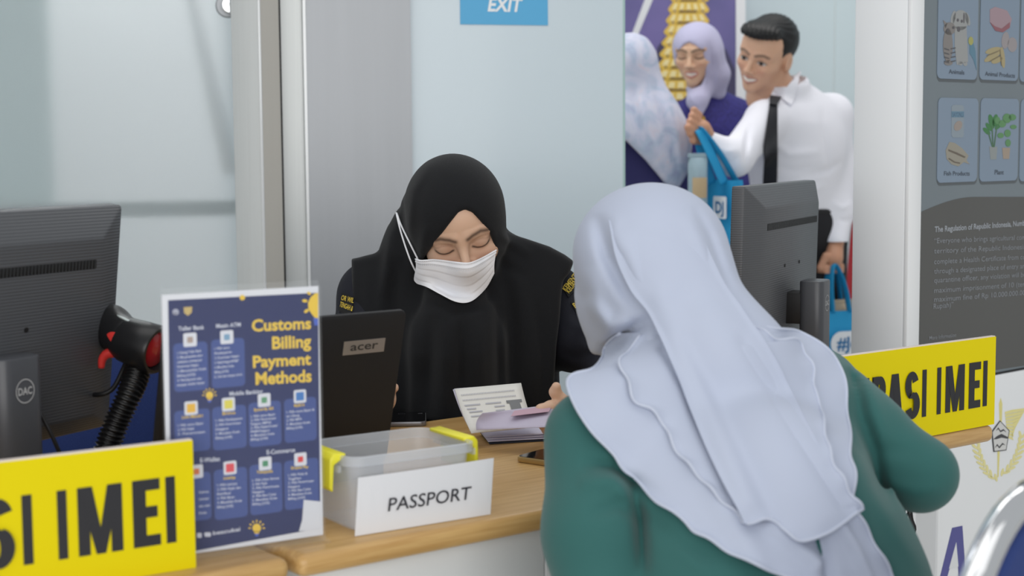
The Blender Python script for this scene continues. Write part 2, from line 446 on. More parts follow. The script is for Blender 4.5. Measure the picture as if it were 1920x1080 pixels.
# free-standing square steel post whose corner faces the camera
pc = P(497, 540, 3.72); a1 = V3(-0.82, 0.572, 0); a2 = V3(0.572, 0.82, 0)
po = MB().box((0, 0, 0), (0.094, 0.068, 2.9), (a1, a2, V3(0, 0, 1)), (pc[0], pc[1], 0)).build('trim_4', M_steel2, None, bevel=0.002)
tag(po, kind='structure')
cv = MB().box((-0.0012, 0.003, 0), (0.0, 0.066, 2.9), (a1, a2, V3(0, 0, 1)), (pc[0], pc[1], 0)).build('dark_reflection_skin', mat('steel_dark_reflection', (196, 192, 184), 0.42, 0.2, var=0.02, vscale=3, stretch=(30, 30, 0.5)), po)  # same steel as the post; thin skin coloured for the darker reflection here
MB().tube([(pc[0], pc[1], 0), (pc[0], pc[1], 2.9)], 0.0035, 8).build('corner_glint', mat('edge_and_glint', (232, 234, 235)), po, smooth=True)  # bright tube painted as the highlight along the post's bevel
wall_box('trim_9', 531.5, 535.5, -0.06, 0.02, M_black)
# left: frosted sliding pane that lets blurred shapes through
M_lglass = mat('translucent_glass', (240, 243, 245), 0.34, trans=0.92, ior=1.12, var=0.02, vscale=1.2)
lp = wall_box('window_2', -260, 446, -0.01, 0.0, M_lglass)
xr = WALL.at(446, 540)[0]
MB().box((xr, -0.004, 0), (xr + 0.008, 0.014, 2.9)).build('pane_edge', M_edge, lp)
# what stands behind that pane
WB = PL(V3(0, 4.0, 0) + V3(-0.222, 0.975, 0) * 0.30, WD)
def behind(name, x0, x1, z0, z1, m, dy=0.0, th=0.04):
    a = WB.at(x0, 540)[0]; b_ = WB.at(x1, 540)[0]
    fr = lambda x, y, z: WB.pt(x, -y, z)
    b = MB(); b.prism([(a, z0), (b_, z0), (b_, z1), (a, z1)], dy, dy + th, fr); return b.build(name, m, None)
zr = WB.at(300, 392)[1]
tag(behind('trim_5', -300, 452, zr - 0.02, zr + 0.02, mat('rail_grey', (160, 170, 170), 0.5)), kind='structure')
tag(behind('trim_6', -300, 92, 0, 2.9, mat('pier_green', (186, 202, 202), 0.6), 0.15, 0.25), kind='structure')
tag(behind('wall_left', -500, 470, 0, 2.9, mat('corridor_wall', (226, 229, 231), 0.7), 1.1, 0.05), kind='structure')
bq = MB(); q0 = WB.at(372, 0); q1 = WB.at(440, 330)
bq.tube([WB.pt(q0[0] - 0.05, -0.25, q0[1] + 0.25), WB.pt(q1[0], -0.25, q1[1])], 0.02); tag(bq.build('trim_7', mat('pale_reflection', (226, 230, 231)), None, smooth=True), kind='structure')  # pale rod stands in for a diagonal reflection in the pane
# round stainless fitting that holds the pane
c = WALL.at(428, 9, 0.03); e = empty('glass_fitting', WALL.pt(c[0], 0, c[1]), WALL.rot())
tag(e, 'round stainless steel fitting clamped to the frosted pane by the post', 'fitting')
MB().lathe([(0.0, 0.0), (0.029, 0.0), (0.030, 0.002), (0.030, 0.016), (0.027, 0.019), (0, 0.019)], (0, 0, 0), (0, -1, 0), 32).build('clamp_disc', M_steel, e, smooth=True, angle=0.6)
MB().lathe([(0.0, 0.019), (0.021, 0.019), (0.021, 0.034), (0.018, 0.037), (0.004, 0.037), (0.003, 0.034), (0, 0.034)], (0.004, 0, 0), (0, -1, 0), 32).build('end_cap', M_chrome, e, smooth=True, angle=0.6)
MB().box((0.0, -0.012, -0.026), (0.045, 0.0, 0.03)).build('arm', M_steel, e, bevel=0.003)

# EXIT sign stuck on the pane
es = empty('exit_sign', WALL.o, WALL.rot()); tag(es, 'blue rectangular EXIT sign on the frosted glass above the officer', 'sign')
flat('panel', WALL, [[(862, 46), (1026, 48), (1025, -58), (861, -60)]], 0.0065, 0.0085, mat('exit_blue', (84, 170, 216), 0.4), es)
flat_text('lettering', WALL, [('EXIT', (913, 21), (975, 22), 24, dict(bold=0.03, shear=0.18))], 0.009, mat('sign_white', (235, 238, 240), 0.5), es)

# hall behind: pale glass wall in two panes, poster wall, red banner
d0 = 6.7
BW = PL(V3(0, d0, 0), V3(1, 0, 0))
xs = [BW.at(px_, 300)[0] for px_ in (1120, 1561, 1563.5, 1800)]
M_bg = mat('pale_glass_wall', (196, 212, 217), 0.25, var=0.012, vscale=1.0)
w = MB().box((-1.2, d0, 0), (xs[1], d0 + 0.03, 3.2)).build('wall_back', M_bg); tag(w, kind='structure')
w = MB().box((xs[2], d0, 0), (3.4, d0 + 0.03, 3.2)).build('wall_back_right', M_bg); tag(w, kind='structure')
w = MB().box((xs[1], d0 + 0.002, 0), (xs[2], d0 + 0.03, 3.2)).build('trim_8', mat('joint_pale', (205, 215, 216), 0.4)); tag(w, kind='structure')

PO = PL(V3(0, 6.45, 0), V3(1, 0, 0))
pe = empty('backdrop_poster', (0, 6.45, 0)); tag(pe, 'purple poster with a golden pagoda in a white frame behind the two women', 'poster')
flat('board', PO, [[(1080, 640), (1392, 640), (1384, -80), (1080, -80)]], -0.03, 0.0, mat('poster_side', (112, 106, 160), 0.5), pe)
def poster_mat():
    m = mat('poster_print', (104, 98, 152), 0.45); nt = m.node_tree; N = nt.nodes; L = nt.links
    tc = N.new('ShaderNodeTexCoord'); nz = N.new('ShaderNodeTexNoise'); nz.inputs['Scale'].default_value = 2.2; nz.inputs['Detail'].default_value = 3
    rp = N.new('ShaderNodeValToRGB'); rp.color_ramp.elements[0].color = lin((84, 84, 132)) + (1,); rp.color_ramp.elements[1].color = lin((124, 112, 170)) + (1,)
    rp.color_ramp.elements[0].position = 0.35; rp.color_ramp.elements[1].position = 0.65
    L.new(tc.outputs['Object'], nz.inputs['Vector']); L.new(nz.outputs['Fac'], rp.inputs[0]); L.new(rp.outputs[0], N['Principled BSDF'].inputs['Base Color']); return m
flat('print', PO, [[(1090, 600), (1381, 600), (1379, -80), (1090, -80)]], 0.0, 0.002, poster_mat(), pe)
flat('frame', PO, [[(1381, 640), (1397, 640), (1397, -80), (1379, -80)]], -0.01, 0.012, mat('frame_white', (226, 227, 230), 0.5), pe)
flat('stripe', PO, [[(1216, -20), (1232, -20), (1196, 66), (1184, 66)]], 0.002, 0.003, mat('frame_white', (226, 227, 230)), pe)
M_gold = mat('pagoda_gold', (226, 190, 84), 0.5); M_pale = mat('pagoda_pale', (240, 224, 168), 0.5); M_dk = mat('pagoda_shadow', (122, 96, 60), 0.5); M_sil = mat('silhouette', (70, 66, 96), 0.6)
flat('silhouette', PO, [[(1228, 260), (1232, 90), (1246, 70), (1262, 150), (1330, 190), (1360, 90), (1378, 130), (1378, 260)]], 0.002, 0.003, M_sil, pe)
for i in range(12):
    y = -42 + i * 21; cx = 1291 - 0.10 * (i * 21 - 42); w = 35 + i * 1.9
    n = 6; eave = [(cx - w, y + 17)]
    for k in range(n):
        a = cx - w + 2 * w * k / n; b_ = cx - w + 2 * w * (k + 1) / n; eave += [(a + 2, y + 22), ((a + b_) / 2, y + 25), (b_ - 2, y + 22), (b_, y + 18)]
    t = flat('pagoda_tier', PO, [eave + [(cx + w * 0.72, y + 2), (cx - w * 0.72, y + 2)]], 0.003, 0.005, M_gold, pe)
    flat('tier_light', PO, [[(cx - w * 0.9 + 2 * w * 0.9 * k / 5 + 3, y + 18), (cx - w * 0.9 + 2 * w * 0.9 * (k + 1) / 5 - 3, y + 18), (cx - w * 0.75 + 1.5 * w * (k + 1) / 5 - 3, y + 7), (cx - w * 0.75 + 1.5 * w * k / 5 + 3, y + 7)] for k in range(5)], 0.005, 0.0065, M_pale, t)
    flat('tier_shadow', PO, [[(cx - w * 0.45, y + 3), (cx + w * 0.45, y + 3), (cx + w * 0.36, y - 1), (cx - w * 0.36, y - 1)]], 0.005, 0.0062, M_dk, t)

RB = PL(V3(0, 6.05, 0), V3(1, 0, 0)); re = empty('red_banner', (RB.at(1620, 600)[0], 6.05, 0))
sh = re.location.x
b = MB(); pts = [(1583, 760), (1587, 520), (1594, 440), (1602, 380), (1610, 330), (1680, 330), (1680, 760)]
pp = [(x - sh, z) for x, z in RB.poly(pts)]; pp = [(x, max(z, 0.02)) for x, z in pp]; pp[0] = (pp[0][0], 0.02); pp[-1] = (pp[-1][0], 0.02)
b.prism(pp, 0, -0.02); b.build('cloth', mat('banner_red', (172, 38, 48), 0.6), re)
MB().box((-0.12, -0.12, 0), (0.2, 0.12, 0.02)).build('foot', M_steel, re, bevel=0.004)
tag(re, 'red upright banner with a slanted edge between the man and white kiosk', 'banner')

# ------------------------------------------------------------------ counters
A = Zp(563, 1043, 0.75); B_ = Zp(1866, 797, 0.75); UD = (B_ - A); UD[2] = 0; LEN = np.linalg.norm(UD); UD = UD / LEN; VD = V3(-UD[1], UD[0], 0)
CF = frame_z(UD[0], UD[1])
def wood():
    m = mat('oak_veneer', (214, 178, 118), 0.32); nt = m.node_tree; N = nt.nodes; L = nt.links; b = N['Principled BSDF']
    tc = N.new('ShaderNodeTexCoord'); mp = N.new('ShaderNodeMapping'); mp.inputs['Scale'].default_value = (2.5, 45, 45)
    nz = N.new('ShaderNodeTexNoise'); nz.inputs['Scale'].default_value = 3; nz.inputs['Detail'].default_value = 6; nz.inputs['Distortion'].default_value = 0.6
    rp = N.new('ShaderNodeValToRGB'); rp.color_ramp.elements[0].color = lin((182, 141, 84)) + (1,); rp.color_ramp.elements[1].color = lin((206, 169, 112)) + (1,)
    rp.color_ramp.elements[0].position = 0.3; rp.color_ramp.elements[1].position = 0.7
    L.new(tc.outputs['Object'], mp.inputs[0]); L.new(mp.outputs[0], nz.inputs['Vector']); L.new(nz.outputs['Fac'], rp.inputs[0]); L.new(rp.outputs[0], b.inputs['Base Color'])
    return m
M_wood = wood()
DEPTH = 0.64
def counter(name, o, L, label, seams, e0, e1):
    e = empty(name, o, CF); tag(e, label, 'counter', 'service counters in a row')
    MB().box((0, 0, 0.722), (L, DEPTH, 0.75)).build('worktop', M_wood, e, bevel=0.011, bseg=4)
    xs = [e0] + seams + [L - e1]
    for i in range(len(xs) - 1):
        MB().box((xs[i] + 0.0015, 0.035, 0.02), (xs[i + 1] - 0.0015, 0.053, 0.722)).build('front_panel', M_white, e, bevel=0.001)
    MB().box((e0, 0.055, 0.0), (e0 + 0.018, DEPTH - 0.04, 0.722)).build('side_panel', M_white, e, bevel=0.001)
    MB().box((L - e1 - 0.018, 0.055, 0.0), (L - e1, DEPTH - 0.04, 0.722)).build('side_panel', M_white, e, bevel=0.001)
    MB().box((e0 + 0.02, 0.06, 0.0), (L - e1 - 0.02, 0.075, 0.05)).build('plinth', mat('plinth_grey', (120, 122, 124)), e)
    return e
sx = (Zp(1036, 985, 0.722) - A) @ UD
counter('service_counter', (A[0], A[1], 0), LEN, 'oak-topped white counter under the passport box and the right yellow sign', [sx], 0.03, 0.22)
o2 = A - UD * (1.31 + 0.012)
counter('service_counter', (o2[0], o2[1], 0), 1.31, 'oak-topped white counter at lower left under the left yellow sign', [0.65], 0.03, 0.03)
# pale bracket under the end of the right worktop, cables below it
q = A + UD * (LEN - 0.10) + VD * 0.10
be = empty('counter_bracket', (q[0], q[1], 0.7205)); tag(be, 'pale rounded plastic tray hanging under the right end of counter', 'bracket')
MB().lathe([(0.0, -0.035), (0.03, -0.035), (0.05, -0.026), (0.058, -0.012), (0.06, 0.0), (0.0, 0.0)], (0, 0, 0), (0, 0, 1), 28).build('tray', mat('milky_plastic', (214, 214, 212), 0.3), be, smooth=True, angle=0.8)

# ------------------------------------------------------------------ information kiosk at the right
K0 = P(1697, 540, 3.02); KU = V3(math.sin(math.radians(49)), math.cos(math.radians(49)), 0)
KP = PL(V3(K0[0], K0[1], 0), KU); KW = 0.80
ke = empty('information_kiosk', KP.o, KP.rot()); tag(ke, 'tall white kiosk with a dark touch screen, beyond the right yellow sign', 'kiosk')
M_kw = mat('kiosk_white', (232, 234, 236), 0.3); M_kg = mat('kiosk_side', (234, 237, 240), 0.35)
xb = KP.at(1726, 200)[0]; zb = KP.at(1905, 691)[1]
MB().box((0, 0.004, 0), (KW, 0.128, 2.1)).build('body', M_kg, ke, bevel=0.003)
MB().box((0, -0.006, 0.02), (xb, 0.004, 2.1)).build('bezel', M_kw, ke, bevel=0.002)
MB().box((KW - xb, -0.006, 0.02), (KW, 0.004, 2.1)).build('bezel', M_kw, ke, bevel=0.002)
xl = KP.at(1751, 1000)[0]
MB().box((xl, -0.010, 0.02), (KW - xb, 0.004, zb - 0.004)).build('lower_panel', M_kw, ke, bevel=0.002)
MB().box((xb, -0.004, 0.02), (xl, 0.004, zb - 0.004)).build('strip', mat('kiosk_strip', (206, 208, 210), 0.4), ke)
MB().box((xb, -0.005, zb - 0.004), (KW - xb, 0.004, zb)).build('screen_edge', M_black, ke)
scr = MB().box((xb, -0.003, zb), (KW - xb, 0.004, 2.0)).build('screen', mat('screen_grey', (114, 124, 130), 0.22, var=0.06, vscale=2.5), ke)
MB().box((xb, -0.006, 2.0), (KW - xb, 0.004, 2.1)).build('top_bezel', M_kw, ke)
# lower screen disc with the regulation text
arc = [(1722, 398)] + [(1722 + k * 11, 398 - 29 * math.sin(min(k / 9.5, 1.0) * PI / 2)) for k in range(1, 26)]
arc = arc + [(1997, 700 - 22), (1717, 716)]
ap = [KP.at(*q) for q in arc]; ap = [(min(max(x, xb + 0.001), KW - xb - 0.001), max(z, zb + 0.001)) for x, z in ap]
flat('screen_field', KP, [ap], 0.003, 0.0036, mat('screen_dark', (84, 84, 82), 0.22, var=0.05, vscale=2.0), scr, px=False)
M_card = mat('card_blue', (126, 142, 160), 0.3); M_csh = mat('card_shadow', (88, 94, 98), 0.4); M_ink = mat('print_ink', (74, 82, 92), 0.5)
cards = [((1757, -60), (1828, 150), 'Animals', (1775, 138), (1804, 140)), ((1837, -60), (1905, 152), 'Animal Products', (1843, 142), (1899, 146)), ((1913, -60), (1985, 156), None, 0, 0),
         ((1756, 183), (1828, 340), 'Fish Products', (1766, 329), (1814, 329)), ((1836, 184), (1904, 338), 'Plant', (1861, 327), (1878, 327)), ((1911, 186), (1984, 337), None, 0, 0)]
for (tl, br, tx, a, b_) in cards:
    x0, z1 = KP.at(*tl); x1, z0 = KP.at(*br)
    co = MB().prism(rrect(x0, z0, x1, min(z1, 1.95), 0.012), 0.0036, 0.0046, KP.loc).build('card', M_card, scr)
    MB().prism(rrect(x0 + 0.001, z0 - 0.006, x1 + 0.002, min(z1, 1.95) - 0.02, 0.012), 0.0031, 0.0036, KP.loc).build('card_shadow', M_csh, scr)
    if tx: flat_text('lettering', KP, [(tx, a, b_, 8 if tx != 'Plant' else 8.5, dict(bold=0.008))], 0.0052, M_ink, scr)
def pic(name, polys, rgb, y=0.0048, px=True):
    return flat(name, KP, polys, y, y + 0.0004, mat('print_%d_%d_%d' % rgb, rgb, 0.4), scr)
pic('puppy_print', [oval(1797, 38, 15, 19), oval(1783, 34, 4, 14, rot=0.2), oval(1810, 36, 4, 13, rot=-0.25), [(1786, 50), (1808, 50), (1811, 116), (1790, 122), (1786, 90)], oval(1797, 119, 4, 4), oval(1806, 120, 4, 4)], (150, 152, 152))
pic('puppy_face', [oval(1791.5, 38, 2, 3), oval(1799, 40, 2, 3), oval(1793, 55, 3, 5), oval(1803, 34, 1.2, 10)], (92, 90, 94), 0.0053)
pic('kitten_print', [oval(1776, 54, 11, 12), [(1764, 38), (1772, 44), (1768, 54)], oval(1773, 85, 9, 32), oval(1774, 118, 8, 5)], (128, 124, 122), 0.0051)
pic('kitten_stripes', [oval(1772, 58, 2.4, 2.6), oval(1783, 52, 2.2, 2.6)] + [[(1766, 90 + 8 * k), (1775, 93 + 8 * k), (1775, 95 + 8 * k), (1766, 92.5 + 8 * k)] for k in range(4)] + [[(1778, 91 + 8 * k), (1787, 89 + 8 * k), (1787, 91 + 8 * k), (1778, 93 + 8 * k)] for k in range(4)], (86, 86, 90), 0.0056)
pic('parakeet_body', [[(1814, 82), (1821, 80), (1825, 96), (1827, 132), (1821, 112), (1814, 100)]], (92, 128, 148))
pic('parakeet_head', [oval(1816, 77, 4.5, 8)], (160, 160, 96), 0.0052)
pic('meat_print', [[(1852, 18), (1862, 13), (1884, 20), (1893, 36), (1889, 52), (1876, 60), (1862, 58), (1852, 42)]], (158, 136, 144))
pic('meat_edge', [[(1852, 42), (1862, 50), (1874, 54), (1889, 42), (1889, 52), (1876, 61), (1862, 58)]], (140, 92, 100), 0.0053)
pic('egg_print', [oval(1881, 76, 7, 16, rot=0.1), oval(1894, 84, 9, 14)], (150, 144, 146))
pic('corn_print', [oval(1858, 95, 15, 5.5, rot=-0.28), oval(1857, 106, 18, 5.5, rot=-0.55), oval(1865, 113, 11, 5.5, rot=-0.4), oval(1876, 108, 4, 20, rot=-0.1)], (164, 152, 116))
pic('corn_shade', [oval(1858, 100, 14, 1.0, rot=-0.4), oval(1861, 110, 13, 1.0, rot=-0.5), oval(1872, 108, 0.8, 16, rot=-0.1)], (122, 112, 88), 0.0053)
pic('can_print', [rrect(1780, 197, 1803, 258, 5)], (136, 148, 158)); pic('can_band', [[(1780, 209), (1803, 209), (1803, 220), (1780, 220)]], (104, 138, 158), 0.0053)
flat_text('lettering', KP, [('SAYONLS', (1781, 219), (1802, 219), 8.5, dict(bold=0.02))], 0.0058, mat('can_text', (84, 104, 128), 0.5), scr)
pic('can_fish', [oval(1792, 236, 7, 10, rot=0.5)], (150, 140, 134), 0.0053)
pic('fish_print', [[(1769, 282), (1776, 266), (1786, 268), (1800, 278), (1812, 292), (1808, 300), (1814, 308), (1803, 304), (1793, 312), (1780, 308), (1771, 298)]], (148, 144, 132))
pic('fish_lines', [[(1774, 280), (1790, 286), (1806, 294), (1804, 296), (1788, 289), (1774, 283)], [(1775, 296), (1786, 303), (1796, 305), (1795, 307), (1785, 305), (1774, 298)]], (102, 94, 84), 0.0053)
lf = []
for (x, y, rx, ry, rt) in [(1855, 228, 5, 14, -0.25), (1862, 226, 5, 12, 0.2), (1846, 246, 4, 9, -0.8), (1850, 238, 4, 9, -0.6), (1868, 236, 4, 9, 0.7)]: lf.append(oval(x, y, rx, ry, 12, rt))
pic('leaf_print', lf, (66, 122, 72))
pic('stem_print', [[(1855, 236), (1857, 236), (1859, 276), (1857, 276)], [(1864, 236), (1866, 236), (1861, 276), (1859, 276)], [(1848, 248), (1850, 247), (1858, 276), (1856, 276)]], (78, 112, 84), 0.0045 + 0.0004)
pic('leaf_print', [oval(1884, 222, 8, 9), oval(1894, 220, 7, 6), oval(1875, 232, 7, 7), oval(1885, 250, 6, 7), oval(1896, 238, 6, 4), oval(1872, 254, 6, 5), oval(1886, 268, 5, 7), oval(1866, 226, 5, 7)], (92, 138, 92), 0.0051)
pic('pot_print', [[(1851, 275), (1866, 275), (1864, 299), (1853, 299)]], (140, 146, 146)); pic('pot_print', [[(1875, 277), (1890, 277), (1888, 298), (1877, 298)]], (158, 144, 130))
M_txt = mat('screen_text', (136, 140, 146), 0.5)
lines = [('“Everyone who brings agricultural commodities', 454, 444, 1955), ('territory of the Republic Indonesia is', 473, 465, 1930), ('complete a Health Certificate from country', 493, 482, 1942), ('through a designated place of entry and', 511, 500, 1923),
         ('quarantine officer, any violation will be subject', 528, 517, 1952), ('maximum imprisonment of 10 (ten) years', 547, 534, 1950), ('maximum fine of Rp 10.000.000.000 (ten', 564, 550, 1946)]
flat_text('lettering', KP, [('The Regulation of Republic Indonesia, Number', (1749, 435), (1926, 422), 10, dict(bold=0.022))], 0.0042, mat('screen_text_bright', (158, 163, 170), 0.5), scr)
flat_text('lettering', KP, [(t, (1748, y + 2), (x1, y + 2 - (x1 - 1748) * (0.034 + (y - 430) * 0.00033)), 9.5, dict(bold=0.003)) for t, y, _, x1 in lines]
          + [('Rupiah)”', (1747, 579), (1784, 575), 9.5, dict(bold=0.003)), ('More Information', (1739, 637), (1789, 631), 7, dict(bold=0.003))], 0.0042, M_txt, scr)
# emblem and letter on the lower panel
LP_ = PL(KP.pt(0, 0.010, 0), KU)
le = bpy.data.objects.new('emblem', None); COL.objects.link(le); le.parent = ke
def lower(name, polys, rgb, y=0.0103, parent=ke):
    b = MB()
    for p in polys: b.prism(KP.poly(p), y, y + 0.0006, KP.loc)
    return b.build(name, mat('print_%d_%d_%d' % rgb, rgb, 0.45), parent)
bpy.data.objects.remove(le)
em = lower('emblem', [[(1865, 756), (1868, 745), (1871, 756), (1870, 790), (1866, 790)]], (226, 216, 140))
lower('spear_shaft', [[(1862, 845), (1866, 845), (1864, 893), (1862, 893)]], (226, 216, 140), 0.0103, em)
fe = []
for i in range(9):  # wing feathers
    x0, y0 = 1876 + i * 0.6, 771 + i * 5.5; fe.append([(x0, y0), (1890, y0 - 4 + i), (1915 - i * 3.1, 764 + i * 5.6), (1913 - i * 3.1, 769 + i * 5.6), (1892, y0 + 1 + i), (x0, y0 + 4.5)])
lower('wing', fe, (230, 221, 150), 0.0104, em)
lv = []
for s in (-1, 1):
    for i in range(8):
        t = i / 7; cx = 1863 + s * (8 + 34 * math.sin((1 - t) * 1.45) ** 0.8) + (4 if s > 0 else 0); cy = 893 - 70 * (1 - t) ** 1.15 + (-6 if s > 0 else 4)
        an = (0.5 - t) * 0.9
        for side in (-1, 1): lv.append(oval(cx + side * 4, cy - 3, 2.6, 8, 8, s * (0.25 + t * 0.5) + side * 0.5))
lower('wreath', lv, (232, 224, 160), 0.0104, em)
lower('shield_rim', [[(1866, 787), (1884, 806), (1878, 843), (1854, 846), (1850, 808)]], (62, 62, 66), 0.0109, em)
lower('shield', [[(1866, 789.5), (1882, 806.5), (1876.5, 841.5), (1855.5, 844), (1852, 809)]], (214, 214, 212), 0.0115, em)
lower('shield_mark', [[(1853, 822), (1860, 816), (1868, 812), (1880, 818), (1879, 821), (1868, 819), (1858, 822)], [(1856, 838), (1860, 831), (1864, 836), (1870, 829), (1875, 833), (1870, 832), (1864, 839), (1860, 834)], [(1858, 806), (1862, 800), (1866, 806), (1872, 803), (1877, 809), (1872, 806), (1866, 809), (1862, 803)]], (66, 66, 70), 0.0121, em)
lower('letter', [[(1753, 1085), (1777, 988), (1796, 984), (1803, 1085), (1790, 1085), (1788, 1060), (1772, 1064), (1766, 1085)][::1]], (86, 86, 150))
lower('letter_counter', [[(1770.5, 1064), (1784, 1015), (1788, 1060)]], (226, 228, 230), 0.0110)

# ------------------------------------------------------------------ chairs
M_blue = mat('blue_fabric', (38, 58, 116), 0.85, bump=0.5, bscale=900, var=0.12, vscale=700)
M_pad = mat('blue_vinyl', (36, 52, 108), 0.6, bump=0.1, bscale=500)
def make_chair():
    e = empty('conference_chair')
    arch = [(-0.20, 0.0, 0.47), (-0.205, -0.03, 0.60)] + [(-0.205 * math.cos(a), -0.05, 0.70 + 0.19 * math.sin(a)) for a in np.linspace(0, PI, 17)] + [(0.205, -0.03, 0.60), (0.20, 0.0, 0.47)]
    MB().tube(crom(arch, 60), 0.0145, 12).build('back_frame', M_chrome, e, smooth=True)
    pad = [(-0.185, 0.56)] + [(-0.186 * math.cos(a), 0.70 + 0.172 * math.sin(a)) for a in np.linspace(0, PI, 21)] + [(0.185, 0.56), (0.15, 0.535), (-0.15, 0.535)]
    b = MB(); b.prism(pad, -0.062, -0.022); bk = b.build('backrest', M_blue, e, bevel=0.010, bseg=3)
    for x, z in ((-0.085, 0.815), (0.085, 0.815), (-0.12, 0.60), (0.12, 0.60)):
        MB().lathe([(0.009, 0), (0.0085, 0.003), (0.005, 0.006), (0, 0.0065)], (x, -0.0615, z), (0, -1, 0), 16).build('screw', M_chrome, bk, smooth=True)
    MB().prism(rrect(-0.215, -0.01, 0.215, 0.41, 0.05), 0.43, 0.48, lambda x, y, z: V3(x, z, y)).build('seat', M_pad, e, bevel=0.012, bseg=3)
    for s in (-1, 1):
        MB().tube(crom([(s * 0.20, 0.0, 0.47), (s * 0.215, -0.02, 0.3), (s * 0.225, -0.05, 0.0)], 12), 0.012, 10).build('leg', M_chrome, e, smooth=True)
        MB().tube(crom([(s * 0.20, 0.0, 0.425), (s * 0.205, 0.36, 0.425), (s * 0.215, 0.41, 0.36), (s * 0.225, 0.43, 0.0)], 20), 0.012, 10).build('leg', M_chrome, e, smooth=True)
    return e
def place(e, o, ux, uy):
    R = frame_z(ux, uy); e.location = Vector((o[0], o[1], 0)); e.rotation_mode = 'QUATERNION'
    e.rotation_quaternion = Matrix([[R[j][i] for j in range(3)] for i in range(3)]).to_quaternion()
ch = make_chair(); q = V3(0.445, 1.455, 0)
place(ch, q, 0.6, 0.8); tag(ch, 'blue chair with chrome arched back frame at lower right, under the client', 'chair', 'blue chrome chairs')
c2 = dup(ch); q = P(262, 640, 2.72); place(c2, q, -0.93, -0.36); tag(c2, 'blue fabric chair behind the barcode scanner and left monitor', 'chair', 'blue chrome chairs')
c3 = dup(ch); q = P(800, 640, 3.08); place(c3, q, -0.98, -0.2); tag(c3, 'blue chair with chrome frame that the masked officer sits on', 'chair', 'blue chrome chairs')

